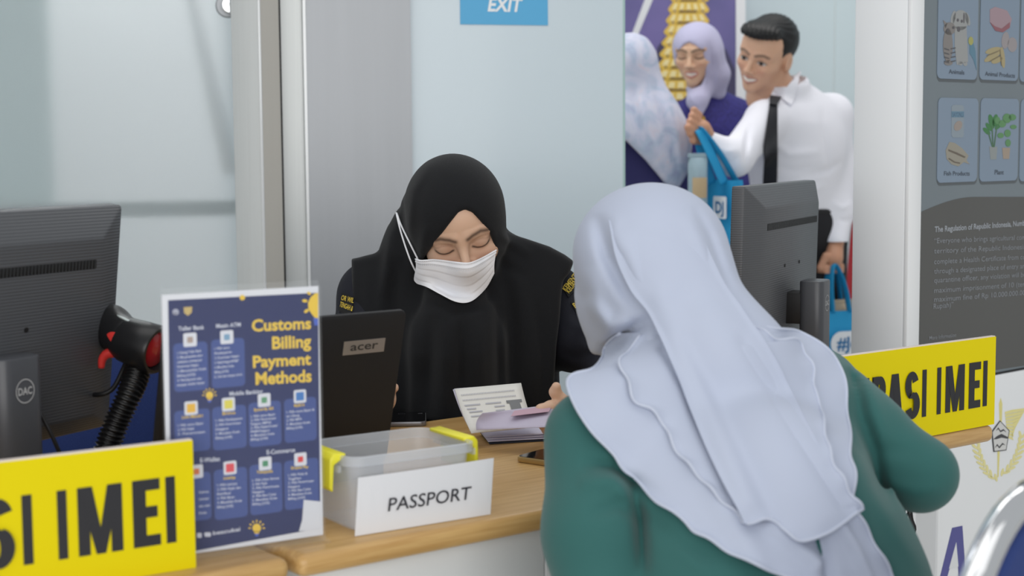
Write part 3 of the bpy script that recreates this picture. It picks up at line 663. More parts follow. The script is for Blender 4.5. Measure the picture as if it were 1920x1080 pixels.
# ------------------------------------------------------------------ monitors
def ribbed():
    m = mat('monitor_plastic', (78, 80, 84), 0.42); nt = m.node_tree; N = nt.nodes; L = nt.links; b = N['Principled BSDF']
    tc = N.new('ShaderNodeTexCoord'); wv = N.new('ShaderNodeTexWave'); wv.bands_direction = 'Z'; wv.inputs['Scale'].default_value = 75
    L.new(tc.outputs['Object'], wv.inputs['Vector']); bp = N.new('ShaderNodeBump'); bp.inputs['Strength'].default_value = 0.28; bp.inputs['Distance'].default_value = 0.0012
    L.new(wv.outputs['Fac'], bp.inputs['Height']); L.new(bp.outputs['Normal'], b.inputs['Normal']); return m
M_mon = ribbed(); M_mon2 = mat('monitor_smooth', (70, 72, 77), 0.35); M_slot = mat('vent_black', (14, 14, 15), 0.6); M_logo = mat('logo_grey', (176, 178, 180), 0.4)
def make_monitor(tilt, po=0.0):
    e = empty('desktop_monitor'); tilt = math.radians(tilt)
    W, H, z0, yo = 0.24, 0.318, 0.074, 0.045
    ct, st = math.cos(tilt), math.sin(tilt)
    def T(x, y, z): z = z - 0.145; return V3(x, yo + y * ct - z * st, z0 + 0.145 + z * ct + y * st)
    b = MB()
    rings = [(0.0, 0, 0, 0, 0.012), (-0.0, 0.0, 0, 0, 0.0), (0.0, 0, 0, 0, -0.012), (0.058, 0.058, 0.04, 0.03, -0.036)]
    def ring(l, r, t, bt, y): return [T(-W + l, y, bt), T(W - r, y, bt), T(W - r, y, H - t), T(-W + l, y, H - t)]
    v = []; f = []
    for rg in (rings[0], rings[2], rings[3]): v += ring(*rg)
    for i in range(2):
        for k in range(4): f.append((i * 4 + k, i * 4 + (k + 1) % 4, (i + 1) * 4 + (k + 1) % 4, (i + 1) * 4 + k))
    f += [(3, 2, 1, 0), (8, 9, 10, 11)]
    pn = b.add(v, f).build('panel', M_mon, e, bevel=0.0035, bseg=3)
    sc_ = MB().add([T(-W + .008, .0135, .018), T(W - .008, .0135, .018), T(W - .008, .0135, H - .008), T(-W + .008, .0135, H - .008)], [(0, 1, 2, 3)]).build('screen', mat('lcd_black', (16, 17, 20), 0.15), e)
    def slot_box(x0, x1, za, zb, ya, yb): 
        bb = MB(); vv = [T(x, y, z) for z in (za, zb) for x, y in ((x0, ya), (x1, ya), (x1, yb), (x0, yb))]
        return bb.add(vv, [(0, 3, 2, 1), (4, 5, 6, 7), (0, 1, 5, 4), (1, 2, 6, 5), (2, 3, 7, 6), (3, 0, 4, 7)])
    vt = slot_box(-0.172, 0.172, H - 0.082, H - 0.068, -0.0364, -0.030).build('vent', M_slot, e, bevel=0.002)
    s1 = slot_box(-0.0012, 0.0012, H - 0.081, H - 0.069, -0.0370, -0.0363).build('vent_slat', mat('vent_grey', (44, 46, 48), 0.5), vt)
    for k in range(-28, 29):
        c = s1 if k == -28 else s1.copy()
        if k != -28: COL.objects.link(c)
        c.location = (k * 0.006, 0, 0)
    for x in (-0.05, 0.05):
        b2 = MB(); c0 = T(x, -0.0362, 0.165); b2.lathe([(0, 0), (0.0035, 0), (0.0035, 0.0008), (0, 0.0008)], c0, T(0, -1, 0) - T(0, 0, 0), 14).build('screw_hole', M_slot, e)
    b2 = MB(); b2.lathe([(0, 0), (0.003, 0), (0.003, 0.001), (0, 0.001)], T(0.02, -0.0362, 0.075), T(0, -1, 0) - T(0, 0, 0), 14).build('lock_stud', M_logo, e)
    # post with logo, neck block, foot
    MB().prism(rrect(-0.035, -0.025, 0.035, 0.022, 0.016), 0.012, 0.208, lambda x, y, z: V3(x, z - 0.015 - po, y)).build('post', M_mon2, e, bevel=0.003)
    lg = MB(); n = 28; 
    for k in range(n):
        a0, a1 = 2 * PI * k / n, 2 * PI * (k + 1) / n; lg.add([V3(r * math.cos(a), -0.0407 - po, 0.165 + r * math.sin(a)) for a, r in ((a0, .0155), (a1, .0155), (a1, .0142), (a0, .0142))], [(0, 1, 2, 3)])
    letters(lg, textfit('DAC', -0.0115, 0.1605, 0.023, 0.009, bold=0.02), lambda x, y, z: V3(x, y - po, z), -0.0407)
    lg.build('logo', M_logo, e)
    MB().box((-0.028, -0.008 - po, 0.125), (0.028, 0.03, 0.185)).build('neck', M_black, e, bevel=0.004)
    MB().prism(rrect(-0.12, -0.085, 0.12, 0.11, 0.04), 0.0, 0.012, lambda x, y, z: V3(x, z, y)).build('foot', M_mon2, e, bevel=0.003)
    b3 = MB(); b3.tube(crom([V3(0.055, -0.005, 0.13), V3(0.06, -0.02, 0.10), V3(0.075, -0.025, 0.06), V3(0.10, -0.02, 0.012), V3(0.13, 0.02, 0.004)], 24), 0.0028, 8).build('cable', M_black, e, smooth=True)
    return e
def mon_frame(theta): t = math.radians(theta); return (V3(math.sin(t), math.cos(t), 0), V3(-math.cos(t), math.sin(t), 0), V3(0, 0, 1))
def put(e, o, R):
    e.location = Vector(o); e.rotation_mode = 'QUATERNION'; e.rotation_quaternion = Matrix([[R[j][i] for j in range(3)] for i in range(3)]).to_quaternion()
mo = make_monitor(1.5, 0.02); R = mon_frame(26); c = (P(1398, 352, 2.75) + P(1530, 341, 3.17)) / 2
put(mo, (c[0] - R[1][0] * 0.027, c[1] - R[1][1] * 0.027, 0.75), R); tag(mo, 'dark grey monitor seen from behind between the client and standing man', 'monitor', 'monitors with round post logos')
m2 = make_monitor(7); R = mon_frame(29); c = P(214, 374, 2.17) - R[0] * 0.24
put(m2, (c[0] - R[1][0] * 0.027, c[1] - R[1][1] * 0.027, 0.75), R); tag(m2, 'large dark monitor seen from behind at the left edge of photo', 'monitor', 'monitors with round post logos')

# ------------------------------------------------------------------ yellow signs
M_yel = mat('sign_yellow', (226, 208, 2), 0.55, spec=0.2); M_foam = mat('foam_board', (226, 214, 206), 0.6); M_let = mat('sign_black', (40, 40, 44), 0.5)
def glyph(b, c, x0, x1, z0, z1, st, y):
    """bold block letter in the box x0..x1, z0..z1"""
    w = x1 - x0; h = z1 - z0; bt = h * 0.165
    k_ = [0]
    def quad4(*p): k_[0] += 1; b.add([V3(x, -y - 0.00012 * k_[0], z) for x, z in p], [tuple(range(len(p)))])
    def rect(a, p, q, r): quad4((a, p), (q, p), (q, r), (a, r))
    def arc(cx, cz, rx, rz, a0, a1, n=14):
        for k in range(n):
            A0 = math.radians(a0 + (a1 - a0) * k / n); A1 = math.radians(a0 + (a1 - a0) * (k + 1) / n)
            quad4((cx + rx * math.cos(A0), cz + rz * math.sin(A0)), (cx + rx * math.cos(A1), cz + rz * math.sin(A1)), (cx + (rx - st) * math.cos(A1), cz + (rz - bt) * math.sin(A1)), (cx + (rx - st) * math.cos(A0), cz + (rz - bt) * math.sin(A0)))
    if c == 'I': rect(x0, z0, x1, z1)
    elif c == 'E':
        rect(x0, z0, x0 + st, z1); rect(x0, z0, x1, z0 + bt); rect(x0, z1 - bt, x1, z1); rect(x0, z0 + h * .43, x1 - w * .10, z0 + h * .43 + bt)
    elif c == 'T': rect(x0, z1 - bt, x1, z1); rect((x0 + x1 - st) / 2, z0, (x0 + x1 + st) / 2, z1)
    elif c == 'M':
        st *= 0.86; rect(x0, z0, x0 + st, z1); rect(x1 - st, z0, x1, z1); m = (x0 + x1) / 2
        quad4((x0 + st * .1, z1), (x0 + st * 1.25, z1), (m + st * .4, z0), (m - st * .4, z0)); quad4((x1 - st * 1.25, z1), (x1 - st * .1, z1), (m + st * .4, z0), (m - st * .4, z0))
    elif c == 'A':
        m = (x0 + x1) / 2; quad4((x0, z0), (x0 + st, z0), (m + st * .55, z1), (m - st * .55, z1)); quad4((x1 - st, z0), (x1, z0), (m + st * .55, z1), (m - st * .55, z1)); rect(x0 + w * .2, z0 + h * .2, x1 - w * .2, z0 + h * .2 + bt * .85)
    elif c == 'R':
        rect(x0, z0, x0 + st, z1); rz = h * .29; cz = z1 - rz; cx = x1 - w * .45; arc(cx, cz, w * .45, rz, -90, 90)
        rect(x0, z1 - bt, cx, z1); rect(x0, cz - rz, cx, cz - rz + bt); quad4((x0 + w * .42, cz - rz + bt * .5), (x0 + w * .42 + st, cz - rz + bt * .5), (x1 + w * .02, z0), (x1 + w * .02 - st * 1.05, z0))
    elif c == 'S':
        rx = w / 2; cx = (x0 + x1) / 2; rz = h * .295; arc(cx, z1 - rz, rx, rz, 20, 250); arc(cx, z0 + rz * 1.0 + 0.0, rx, rz, -160, 70)
        quad4((cx - rx * .55, z1 - rz * 1.82), (cx - rx * .1, z1 - 2 * rz + bt), (cx + rx * .55, z0 + rz * 1.82), (cx + rx * .1, z0 + 2 * rz - bt))
    elif c == 'G':
        rx = w / 2; cx = (x0 + x1) / 2; arc(cx, (z0 + z1) / 2, rx, h / 2, 35, 325, 24); rect(x1 - st, z0 + h * .12, x1, z0 + h * .5); rect(cx + w * .02, z0 + h * .5 - bt, x1, z0 + h * .5)
def yellow_sign(o, ex, L, H, txt, label):
    """o: bottom corner at the right end; the board runs back along -ex"""
    pl = PL(o, ex); e = empty('yellow_sign', o, pl.rot()); tag(e, label, 'sign', 'yellow counter signs')
    MB().box((-L, 0.0, 0), (0, 0.008, H)).build('board', M_foam, e, bevel=0.0008)
    MB().box((-L, -0.0012, 0), (0, 0.0, H - 0.0015)).build('face', M_yel, e)
    b = MB()
    for c_, x0, x1 in txt: glyph(b, c_, x0, x1, H * 0.225, H * 0.735, 0.0150, 0.0019)
    b.build('lettering', M_let, e)
    MB().box((-L * 0.6, 0.008, 0), (-L * 0.6 + 0.004, 0.055, H * 0.6)).build('prop', M_foam, e)
    MB().box((-L * 0.2, 0.008, 0), (-L * 0.2 + 0.004, 0.055, H * 0.6)).build('prop', M_foam, e)
    return e
qr = Zp(1863, 795, 0.7505); ql = Zp(367, 1064, 0.7505)
_a = math.radians(57); _pl = PL(ql, V3(math.sin(_a), math.cos(_a), 0)); txt = []
for c_, a_, b2 in (('I', 310, 328), ('E', 248, 299), ('M', 145, 228.5), ('I', 107, 125), ('I', 41, 60), ('S', -38, 25), ('A', -118, -46), ('R', -186, -126), ('T', -256, -200), ('S', -330, -268), ('I', -366, -348), ('G', -450, -384), ('E', -520, -472), ('R', -600, -542)):
    txt.append((c_, _pl.at(a_, 950 + (319 - a_) * 0.14)[0], _pl.at(b2, 950 + (319 - b2) * 0.14)[0]))
yellow_sign(qr, UD, 0.86, 0.148, txt, 'yellow REGISTRASI IMEI sign on the counter right of the client')
a = math.radians(57); yellow_sign(ql, V3(math.sin(a), math.cos(a), 0), 0.86, 0.146, txt, 'yellow sign ending in SI IMEI at the lower left corner')

# ------------------------------------------------------------------ acrylic stand with the payment poster
s0 = Zp(370, 1046, 0.7515); s1 = Zp(606, 1011, 0.7515); SX = s1 - s0; SX[2] = 0
SP = PL(V3(s1[0], s1[1], 0.7505), SX); se = empty('poster_stand', SP.o, SP.rot()); tag(se, 'clear acrylic stand holding a navy Customs Billing Payment Methods poster', 'sign stand')
M_acr = mat('clear_acrylic', (236, 240, 242), 0.05, alpha=0.035, spec=0.5); M_sheet = mat('poster_paper', (222, 224, 230), 0.3)
xl_, zt = SP.at(303, 549); xr_, zt2 = SP.at(602, 534); zt = (zt + zt2) / 2
MB().box((xl_ - 0.001, -0.003, 0.006), (0.002, -0.0012, zt)).build('front_sheet', M_acr, se)
MB().box((xl_ - 0.001, 0.003, 0.006), (0.002, 0.0048, zt + 0.005)).build('back_sheet', M_acr, se)
MB().prism([(-0.003, 0), (-0.003, 0.006), (0.09, 0.006), (0.09, 0)], xl_ - 0.001, 0.002, lambda x, y, z: V3(y, x, z)).build('base', M_acr, se)
MB().prism([(-0.05, 0.0), (-0.05, 0.0022), (-0.003, 0.006), (-0.003, 0)], xl_ - 0.001, 0.002, lambda x, y, z: V3(y, x * 0.35, z)).build('front_lip', M_acr, se)
po_ = MB().box((xl_, 0.0, 0.0065), (0, 0.0012, zt - 0.002)).build('poster', M_sheet, se)
def pp_(name, polys, rgb, y, rough=0.35):
    b = MB()
    for p in polys: b.prism(SP.poly(p), y, y + 0.0001, SP.loc)
    return b.build(name, mat('ink_%d_%d_%d' % rgb, rgb, 0.6, spec=0.15), po_)
pp_('print', [[(315, 563), (596, 549), (601, 990), (322, 1041)]], (30, 40, 92), 0.0001)
cds = [((324, 641), (391, 734)), ((395, 634), (460, 727)), ((326, 767), (395, 848)), ((397, 760), (463, 843)), ((465, 752), (528, 837)), ((532, 745), (594, 829)),
       ((333, 886), (397, 978)), ((400, 877), (465, 973)), ((467, 868), (530, 964)), ((532, 860), (598, 954))]
for tl, br in cds:
    x0, z1 = SP.at(tl[0], tl[1]); x1, z0 = SP.at(br[0], br[1]); z1 = SP.at((tl[0] + br[0]) / 2, tl[1] + 1)[1]; z0 = SP.at((tl[0] + br[0]) / 2, br[1] - 1)[1]
    MB().prism(rrect(x0, z0, x1, z1, 0.005), 0.00025, 0.0004, SP.loc).build('card', mat('ink_card', (62, 80, 142), 0.6, spec=0.15), po_)
ics = [(356, 637, (170, 150, 140)), (425, 632, (120, 160, 190)), (358, 765, (230, 180, 50)), (428, 758, (222, 210, 80)), (495, 750, (90, 150, 110)), (562, 743, (60, 120, 190)), (368, 884, (220, 120, 60)), (431, 877, (220, 70, 80)), (497, 869, (70, 140, 100)), (563, 861, (220, 60, 60))]
for i, (x, y, c) in enumerate(ics):
    cx, cz = SP.at(x, y); r = 0.0078
    ic = MB().prism(rrect(cx - r, cz - r, cx + r, cz + r, 0.002), 0.0005, 0.00065, SP.loc).build('icon', mat('ink_icon', (216, 218, 226), 0.35), po_)
    k = 0.0050 if i in (2, 3, 5, 7) else 0.0034
    MB().prism(rrect(cx - k, cz - k, cx + k, cz + k, 0.001), 0.0007, 0.0008, SP.loc).build('icon_mark', mat('ink_%d_%d_%d' % c, c, 0.4), po_)
M_yt = mat('ink_yellow', (232, 196, 62), 0.4); M_wt = mat('ink_white', (206, 210, 224), 0.4)
flat_text('lettering', SP, [('Customs', (472, 621), (583, 616), 21, dict(bold=0.03)), ('Billing', (510, 654), (583, 650), 22, dict(bold=0.03)), ('Payment', (474, 689), (583, 683), 21, dict(bold=0.03)), ('Methods', (479, 721), (584, 715), 22, dict(bold=0.03))], 0.0006, M_yt, po_)
flat_text('lettering', SP, [('Teller Bank', (334, 620), (383, 617), 7.5, dict(bold=0.02)), ('Mesin ATM', (405, 615), (451, 612), 7.5, dict(bold=0.02)), ('Mobile Banking', (430, 742), (492, 737), 7.5, dict(bold=0.02)),
          ('E-Wallet', (375, 867), (412, 864), 8, dict(bold=0.02)), ('E-Commerce', (500, 852), (553, 847), 8, dict(bold=0.02)), ('beacukai', (399, 1003), (450, 995), 7, dict(bold=0.02))], 0.0006, M_wt, po_)
heads = [(341, 785, 39, 'Livin Mandiri'), (417, 778, 24, 'Brimo'), (476, 771, 36, 'Byond By BSI'), (551, 763, 20, 'MyBCA'), (419, 899, 22, 'LinkAja'), (481, 888, 30, 'Tokopedia'), (545, 880, 33, 'Shopee Pay')]
flat_text('lettering', SP, [(t, (x, y), (x + w, y - w * 0.09), 5, dict(bold=0.02)) for x, y, w, t in heads], 0.0006, M_yt, po_)
body = []
def para(x, y, ls, dy=8.2, sl=0.10):
    for i, (t, w) in enumerate(ls): body.append((t, (x, y + i * dy), (x + w, y + i * dy - w * sl), 4.4, dict(bold=0.012)))
para(332, 664, [('1. Datangi Teller Bank', 45), ('2. Menyampaikan akan', 47), ('melakukan pembayaran', 46), ('Penerimaan Negara', 40), ('3. Menunjukkan Kode', 54), ('Billing (LNS)', 34), ('4. Pembayaran dan', 46), ('simpan bukti bayar', 52)], 8.6)
para(402, 656, [('1. Pilih menu', 28), ('Pembayaran', 32), ('2. Penerimaan Negara', 46), ('3. Pajak/Negara/PNBP', 45), ('4. Masukkan Kode', 36), ('Billing (LNS)', 26), ('5. Cek dan simpan struk', 52)], 8.8)
para(333, 800, [('1. Pilih menu Bayar', 48), ('2. Pilih Pajak', 31), ('3. Penerimaan', 51)])
para(404, 791, [('1. Pilih Pembayaran', 50), ('2. Pilih Penerimaan', 47), ('Negara', 24), ('3. Masukkan Kode', 45), ('Billing (LNS)', 31)])
para(470, 783, [('1. Pilih menu Bayar', 46), ('2. Pilih Penerimaan', 47), ('Negara (MPN)', 38), ('3. Pilih Pajak/Cukai/', 50), ('PNBP/Negara', 35), ('4. Masukkan Kode', 44), ('Billing (LNS)', 32)], 7.2)
para(537, 775, [('1. Pilih menu Bayar &', 52), ('isi Ulang', 24), ('2. Pilih MPN', 28), ('3. Masukkan Kode', 44), ('Billing (LNS)', 30)], 7.6)
para(407, 912, [('1. Pilih Lainnya', 37), ('2. Pilih Pajak dan', 44), ('Retribusi', 25), ('3. Pilih Bayar', 33), ('4. Masukkan Kode', 46), ('Billing (LNS)', 30)], 8.2)
para(473, 903, [('1. Pilih Lihat Semua', 50), ('2. Pilih Pajak', 28), ('3. Pilih Penerimaan', 50), ('Negara', 22), ('4. Pilih Bea Cukai', 44), ('5. Masukkan Kode', 46), ('Billing (LNS)', 32)], 7.4)
para(540, 893, [('1. Pilih Pulsa &', 36), ('Tagihan', 24), ('2. Pilih Penerimaan', 48), ('Negara', 22), ('3. Pilih Bea Cukai', 42), ('4. Masukkan Kode', 44), ('Billing (LNS)', 32)], 7.4)
para(373, 925, [('Semua', 18), ('nerimaan', 18), ('atau cukai', 20), ('Kode', 14)], 13)
flat_text('lettering', SP, body, 0.0006, M_wt, po_)
def bulb(x, y, r):
    b = MB(); b.prism(SP.poly(oval(x, y, r, r * 1.05, 18)), 0.0006, 0.0007, SP.loc)
    for k in range(7):
        an = PI * (0.0 + k / 6.0) ; b.prism(SP.poly(oval(x - r * 1.65 * math.cos(an), y - r * 1.65 * math.sin(an), r * 0.34, r * 0.16, 10, rot=an if False else math.atan2(-math.sin(an), -math.cos(an)))), 0.0006, 0.0007, SP.loc)
    b.prism(SP.poly([(x - r * .6, y + r * .6), (x + r * .6, y + r * .6), (x + r * .45, y + r * 1.3), (x - r * .45, y + r * 1.3)]), 0.0006, 0.0007, SP.loc)
    b.build('bulb', M_yt, po_)
    pp_('bulb_base', [[(x - r * .45, y + r * 1.3), (x + r * .45, y + r * 1.3), (x + r * .35, y + r * 1.9), (x - r * .35, y + r * 1.9)]], (72, 98, 190), 0.0006)
pp_('crest', [oval(329, 585, 6, 6), oval(328, 588, 3, 3)], (170, 172, 190), 0.0006); pp_('crest', [[(344, 576), (360, 575), (359, 586), (352, 592), (345, 587)]], (196, 172, 110), 0.0006)
bulb(392.5, 741, 7); bulb(481, 990, 8)
pp_('bulb', [[(596, 549), (590, 550), (582, 557), (577, 568), (578, 580), (585, 590), (590, 596), (596, 597)], oval(571, 564, 5, 3, rot=0.1), oval(574, 583, 5, 3, rot=-0.6), oval(579, 550, 4, 2.5, rot=0.6), oval(454, 558, 5, 5)], (232, 196, 62), 0.0007)
pp_('bulb_base', [[(587, 596), (596, 596), (596, 610), (589, 610)]], (72, 98, 190), 0.0007)
pp_('curled_corner', [[(569, 937), (600, 940), (602, 992), (560, 996), (566, 975)]], (214, 217, 224), 0.0007)
pp_('channel_mark', [rrect(383, 998, 395, 1006, 2), rrect(369, 999, 378, 1008, 2)], (206, 210, 224), 0.0007)

# ------------------------------------------------------------------ passport box with clips and paper label
b0 = Zp(664, 1005, 0.7505); b1 = Zp(916, 964, 0.7505); BX = b1 - b0; BX[2] = 0; BLEN = np.linalg.norm(BX)
BF = frame_z(BX[0], BX[1]); be_ = empty('plastic_box', (b0[0], b0[1], 0.7505), BF); tag(be_, 'open clear plastic box with yellow clips labelled PASSPORT', 'box')
M_pp = mat('clear_plastic', (226, 230, 236), 0.16, alpha=0.30, spec=0.5); M_clip = mat('clip_yellow', (240, 232, 60), 0.35)
HB = 0.094; DB = 0.135; LB = BLEN - 0.012
def shell(prof, closed_bottom=True):
    """prof: (inset, z, radius) -> rounded rectangle rings"""
    v = []; f = []; n = 0
    for ins, z, r in prof:
        ring = rrect(ins, 0.006 + ins, LB - ins, 0.006 + DB - ins, r, 6); n = len(ring); v += [V3(x, y, z) for x, y in ring]
    for i in range(len(prof) - 1):
        for k in range(n): f.append((i * n + k, i * n + (k + 1) % n, (i + 1) * n + (k + 1) % n, (i + 1) * n + k))
    if closed_bottom: f.append(tuple(reversed(range(n)))); f.append(tuple(range((len(prof) - 1) * n, len(prof) * n)))
    return MB().add(v, f)
shell([(0.012, 0.0, 0.014), (0.004, HB - 0.012, 0.018), (0.0055, HB - 0.012, 0.017), (0.0135, 0.0015, 0.013)]).build('tub', M_pp, be_, smooth=True, angle=0.5)
shell([(0.004, HB - 0.013, 0.018), (-0.002, HB - 0.012, 0.022), (-0.002, HB - 0.001, 0.022), (0.001, HB, 0.02), (0.0045, HB - 0.001, 0.018), (0.0045, HB - 0.012, 0.018)], False).build('rim', mat('rim_plastic', (222, 226, 232), 0.2, alpha=0.38), be_, smooth=True, angle=0.5)
for s in (0, 1):
    x0 = -0.004 if s == 0 else LB + 0.004; sg = -1 if s == 0 else 1; yc = 0.006 + DB / 2; wy = 0.044
    prof = [(0.0, HB + 0.002), (0.006 * sg, HB + 0.003), (0.012 * sg, HB - 0.004), (0.013 * sg, HB - 0.040), (0.008 * sg, HB - 0.045), (0.006 * sg, HB - 0.012), (-0.010 * sg, HB - 0.002), (-0.010 * sg, HB + 0.002)]
    b = MB(); b.prism([(x0 + a_, z) for a_, z in prof], yc - wy, yc + wy); b.build('clip', M_clip, be_, bevel=0.002)
    MB().box((min(x0, x0 + 0.004 * sg), yc - wy - 0.006, HB - 0.020), (max(x0, x0 + 0.004 * sg), yc + wy + 0.006, HB - 0.012)).build('hinge', M_pp, be_)
LPn = PL(V3(b0[0], b0[1], 0.7505), BX); pts = [LPn.at(663, 1007), LPn.at(917, 966), LPn.at(923, 858), LPn.at(669, 895)]
pts = [(x, max(z, 0.0005)) for x, z in pts]
n = 12; G = np.zeros((2, n, 3))
for j in range(n):
    t = j / (n - 1); G[0, j] = LPn.loc(pts[0][0] * (1 - t) + pts[1][0] * t, 0.003, pts[0][1] * (1 - t) + pts[1][1] * t)
    G[1, j] = LPn.loc(pts[3][0] * (1 - t) + pts[2][0] * t, 0.003 + 0.002 * math.sin(PI * t), pts[3][1] * (1 - t) + pts[2][1] * t)
lab = MB().grid(G, 0.0005).build('paper_label', mat('paper_white', (226, 227, 231), 0.7), be_)
flat_text('lettering', LPn, [('PASSPORT', (723, 957), (877, 934), 24, dict(bold=0.004, shear=0.14))], 0.0062, mat('ink_black', (44, 44, 52), 0.6), be_)

# ------------------------------------------------------------------ laptop
l0 = Zp(724, 868, 0.768); LF = frame_z(UD[0], UD[1]); LW = 0.36; LH = 0.232
zt_ = P(770, 592, 2.12); lean = math.radians(15)
lo_ = empty('laptop', (l0[0], l0[1], 0.7505), LF); tag(lo_, 'black laptop seen from the back of its lid beside the poster stand', 'laptop')
M_lap = mat('laptop_black', (26, 26, 28), 0.6, bump=0.05, bscale=900); M_lap2 = mat('laptop_base', (34, 34, 36), 0.5)
MB().prism(rrect(-LW, 0.0, 0, 0.245, 0.01), 0.0, 0.018, lambda x, y, z: V3(x, z, y)).build('base', M_lap2, lo_, bevel=0.002)
cl, sl = math.cos(lean), math.sin(lean)
def LT(x, y, z): return V3(x, y * cl - z * sl, 0.018 + z * cl + y * sl)
MB().prism(rrect(-LW, 0.0, 0, LH, 0.010), 0.0, 0.007, LT).build('lid', M_lap, lo_, bevel=0.0015)
MB().prism([(-LW + .01, .015), (-.01, .015), (-.01, LH - .01), (-LW + .01, LH - .01)], 0.0070, 0.0074, LT).build('screen', mat('lcd_black', (16, 17, 20)), lo_)
bg_ = MB().prism([(-0.096, LH - 0.0585), (-0.030, LH - 0.0585), (-0.030, LH - 0.0385), (-0.096, LH - 0.0385)], -0.001, 0.0, LT).build('badge', mat('badge_grey', (150, 142, 136), 0.3, 0.4), lo_)
letters(MB(), textfit('acer', -0.085, LH - 0.0525, 0.044, 0.0115, bold=0.012), LT, -0.0014).build('lettering', mat('badge_ink', (52, 48, 46)), lo_)
kb = MB()
for r in range(5):
    for k in range(14): kb.box((-LW + 0.02 + k * 0.023, 0.03 + r * 0.020, 0.018), (-LW + 0.040 + k * 0.023, 0.047 + r * 0.020, 0.0195))
kb.build('keyboard', M_black, lo_)

# ------------------------------------------------------------------ tablet, phone
t0 = Zp(764, 786, 0.7505); te = empty('tablet', (t0[0], t0[1], 0.7505), frame_z(1.0, 0.06)); tag(te, 'black tablet lying on the desk right of the laptop', 'tablet')
MB().prism(rrect(-0.055, -0.07, 0.032, 0.026, 0.010), 0.0, 0.008, lambda x, y, z: V3(x, z, y)).build('body', mat('phone_edge', (128, 128, 132), 0.3, 0.6), te, bevel=0.0015)
MB().prism(rrect(-0.0535, -0.0685, 0.0305, 0.0245, 0.009), 0.008, 0.0084, lambda x, y, z: V3(x, z, y)).build('glass', mat('phone_glass', (12, 12, 14), 0.08), te)
b = MB()
for k in range(20):
    a0, a1 = 2 * PI * k / 20, 2 * PI * (k + 1) / 20; b.add([V3(-0.010 + r * math.cos(a), 0.006 + r * 0.8 * math.sin(a), 0.0086) for a, r in ((a0, .006), (a1, .006), (a1, .0052), (a0, .0052))], [(0, 1, 2, 3)])
b.box((0.018, 0.004, 0.0085), (0.026, 0.009, 0.0087)); b.build('icon', mat('phone_icon', (70, 70, 74)), te)
t1 = Zp(966, 866, 0.7505); fe_ = empty('mobile_phone', (t1[0], t1[1], 0.7505), frame_z(0.80, -0.60)); tag(fe_, 'gold-edged mobile phone on the counter beside the client arm', 'phone')
MB().prism(rrect(0, 0, 0.15, 0.072, 0.009), 0.0, 0.0085, lambda x, y, z: V3(x, z, y)).build('body', mat('gold_edge', (176, 148, 96), 0.35, 0.5), fe_, bevel=0.002)
MB().prism(rrect(0.002, 0.002, 0.148, 0.070, 0.008), 0.0085, 0.009, lambda x, y, z: V3(x, z, y)).build('glass', mat('phone_glass', (12, 12, 14)), fe_)

# ------------------------------------------------------------------ passport being leafed through
PS0 = P(882, 802, 2.40); PS1 = P(1012, 778, 2.47)
px_ = PS1 - PS0; pl_ = np.linalg.norm(px_); pf = frame_z(px_[0], px_[1]); pbase = (PS0 + PS1) / 2
pe_ = empty('open_passport', (PS0[0], PS0[1], 0.7505), pf); tag(pe_, 'open passport with its photo page upright in the officer hand', 'passport')
M_page = mat('page_cream', (222, 220, 214), 0.7); M_page2 = mat('page_lilac', (206, 204, 222), 0.7)
tl, tr, br, bl = P(853, 729, 2.44), P(977, 718, 2.50), P(1003, 800, 2.42), P(884, 812, 2.36)
def loc_p(q): d = np.asarray(q) - V3(PS0[0], PS0[1], 0.7505); return V3(d @ pf[0], d @ pf[1], d[2])
def quad(tl, tr, br, bl, n=10, m=8, bow=0.0):
    G = np.zeros((m, n, 3)); nn = np.cross(tr - tl, bl - tl); nn /= np.linalg.norm(nn)
    for i in range(m):
        for j in range(n):
            s, t = i / (m - 1), j / (n - 1); G[i, j] = (tl * (1 - t) + tr * t) * (1 - s) + (bl * (1 - t) + br * t) * s + nn * bow * math.sin(PI * s)
    return G
def loc_g(G): return np.array([[loc_p(q) for q in r] for r in G])
G = loc_g(quad(tl, tr, br, bl, bow=0.004)); dp = MB().grid(G, 0.0012).build('photo_page', M_page, pe_, smooth=True)
for k in range(3):
    MB().grid(loc_g(quad(tl + V3(-.001 - .0012 * k, .002 + .0015 * k, -.001 * k), tr + V3(-.001, .002 + .0015 * k, -.001), br + V3(0, .003, 0), bl + V3(0, .003, 0), bow=0.004)), 0.0006).build('page', M_page2, pe_, smooth=True)
nn = np.cross(tr - tl, bl - tl); nn /= np.linalg.norm(nn); nn = nn if nn[1] < 0 else -nn
def pq(s, t, off=0.0009):
    q = (tl * (1 - t) + tr * t) * (1 - s) + (bl * (1 - t) + br * t) * s; sg = 1 if (np.cross(tr - tl, bl - tl) @ nn) > 0 else -1
    return loc_p(q + nn * (off + sg * 0.004 * math.sin(PI * s)))
def page_rect(b, s0, s1, t0, t1, off=0.001): b.add([pq(s0, t0, off), pq(s0, t1, off), pq(s1, t1, off), pq(s1, t0, off)], [(0, 1, 2, 3)])
b = MB(); 
for k in range(34): page_rect(b, 0.13, 0.16, 0.06 + k * 0.024, 0.06 + k * 0.024 + 0.014)
for k in range(34): page_rect(b, 0.24, 0.27, 0.06 + k * 0.024, 0.06 + k * 0.024 + 0.014)
for s, a_, b2 in ((.35, .06, .3), (.35, .38, .62), (.43, .08, .22), (.43, .5, .66), (.50, .1, .3), (.52, .5, .64), (.6, .1, .25)):
    page_rect(b, s, s + .03, a_, b2)
b.build('page_text', mat('page_ink', (182, 182, 188), 0.8), dp)
b = MB(); page_rect(b, 0.34, 0.40, 0.70, 0.94); page_rect(b, 0.40, 0.66, 0.74, 0.90); b.build('portrait', mat('portrait_grey', (122, 124, 126), 0.8), dp)
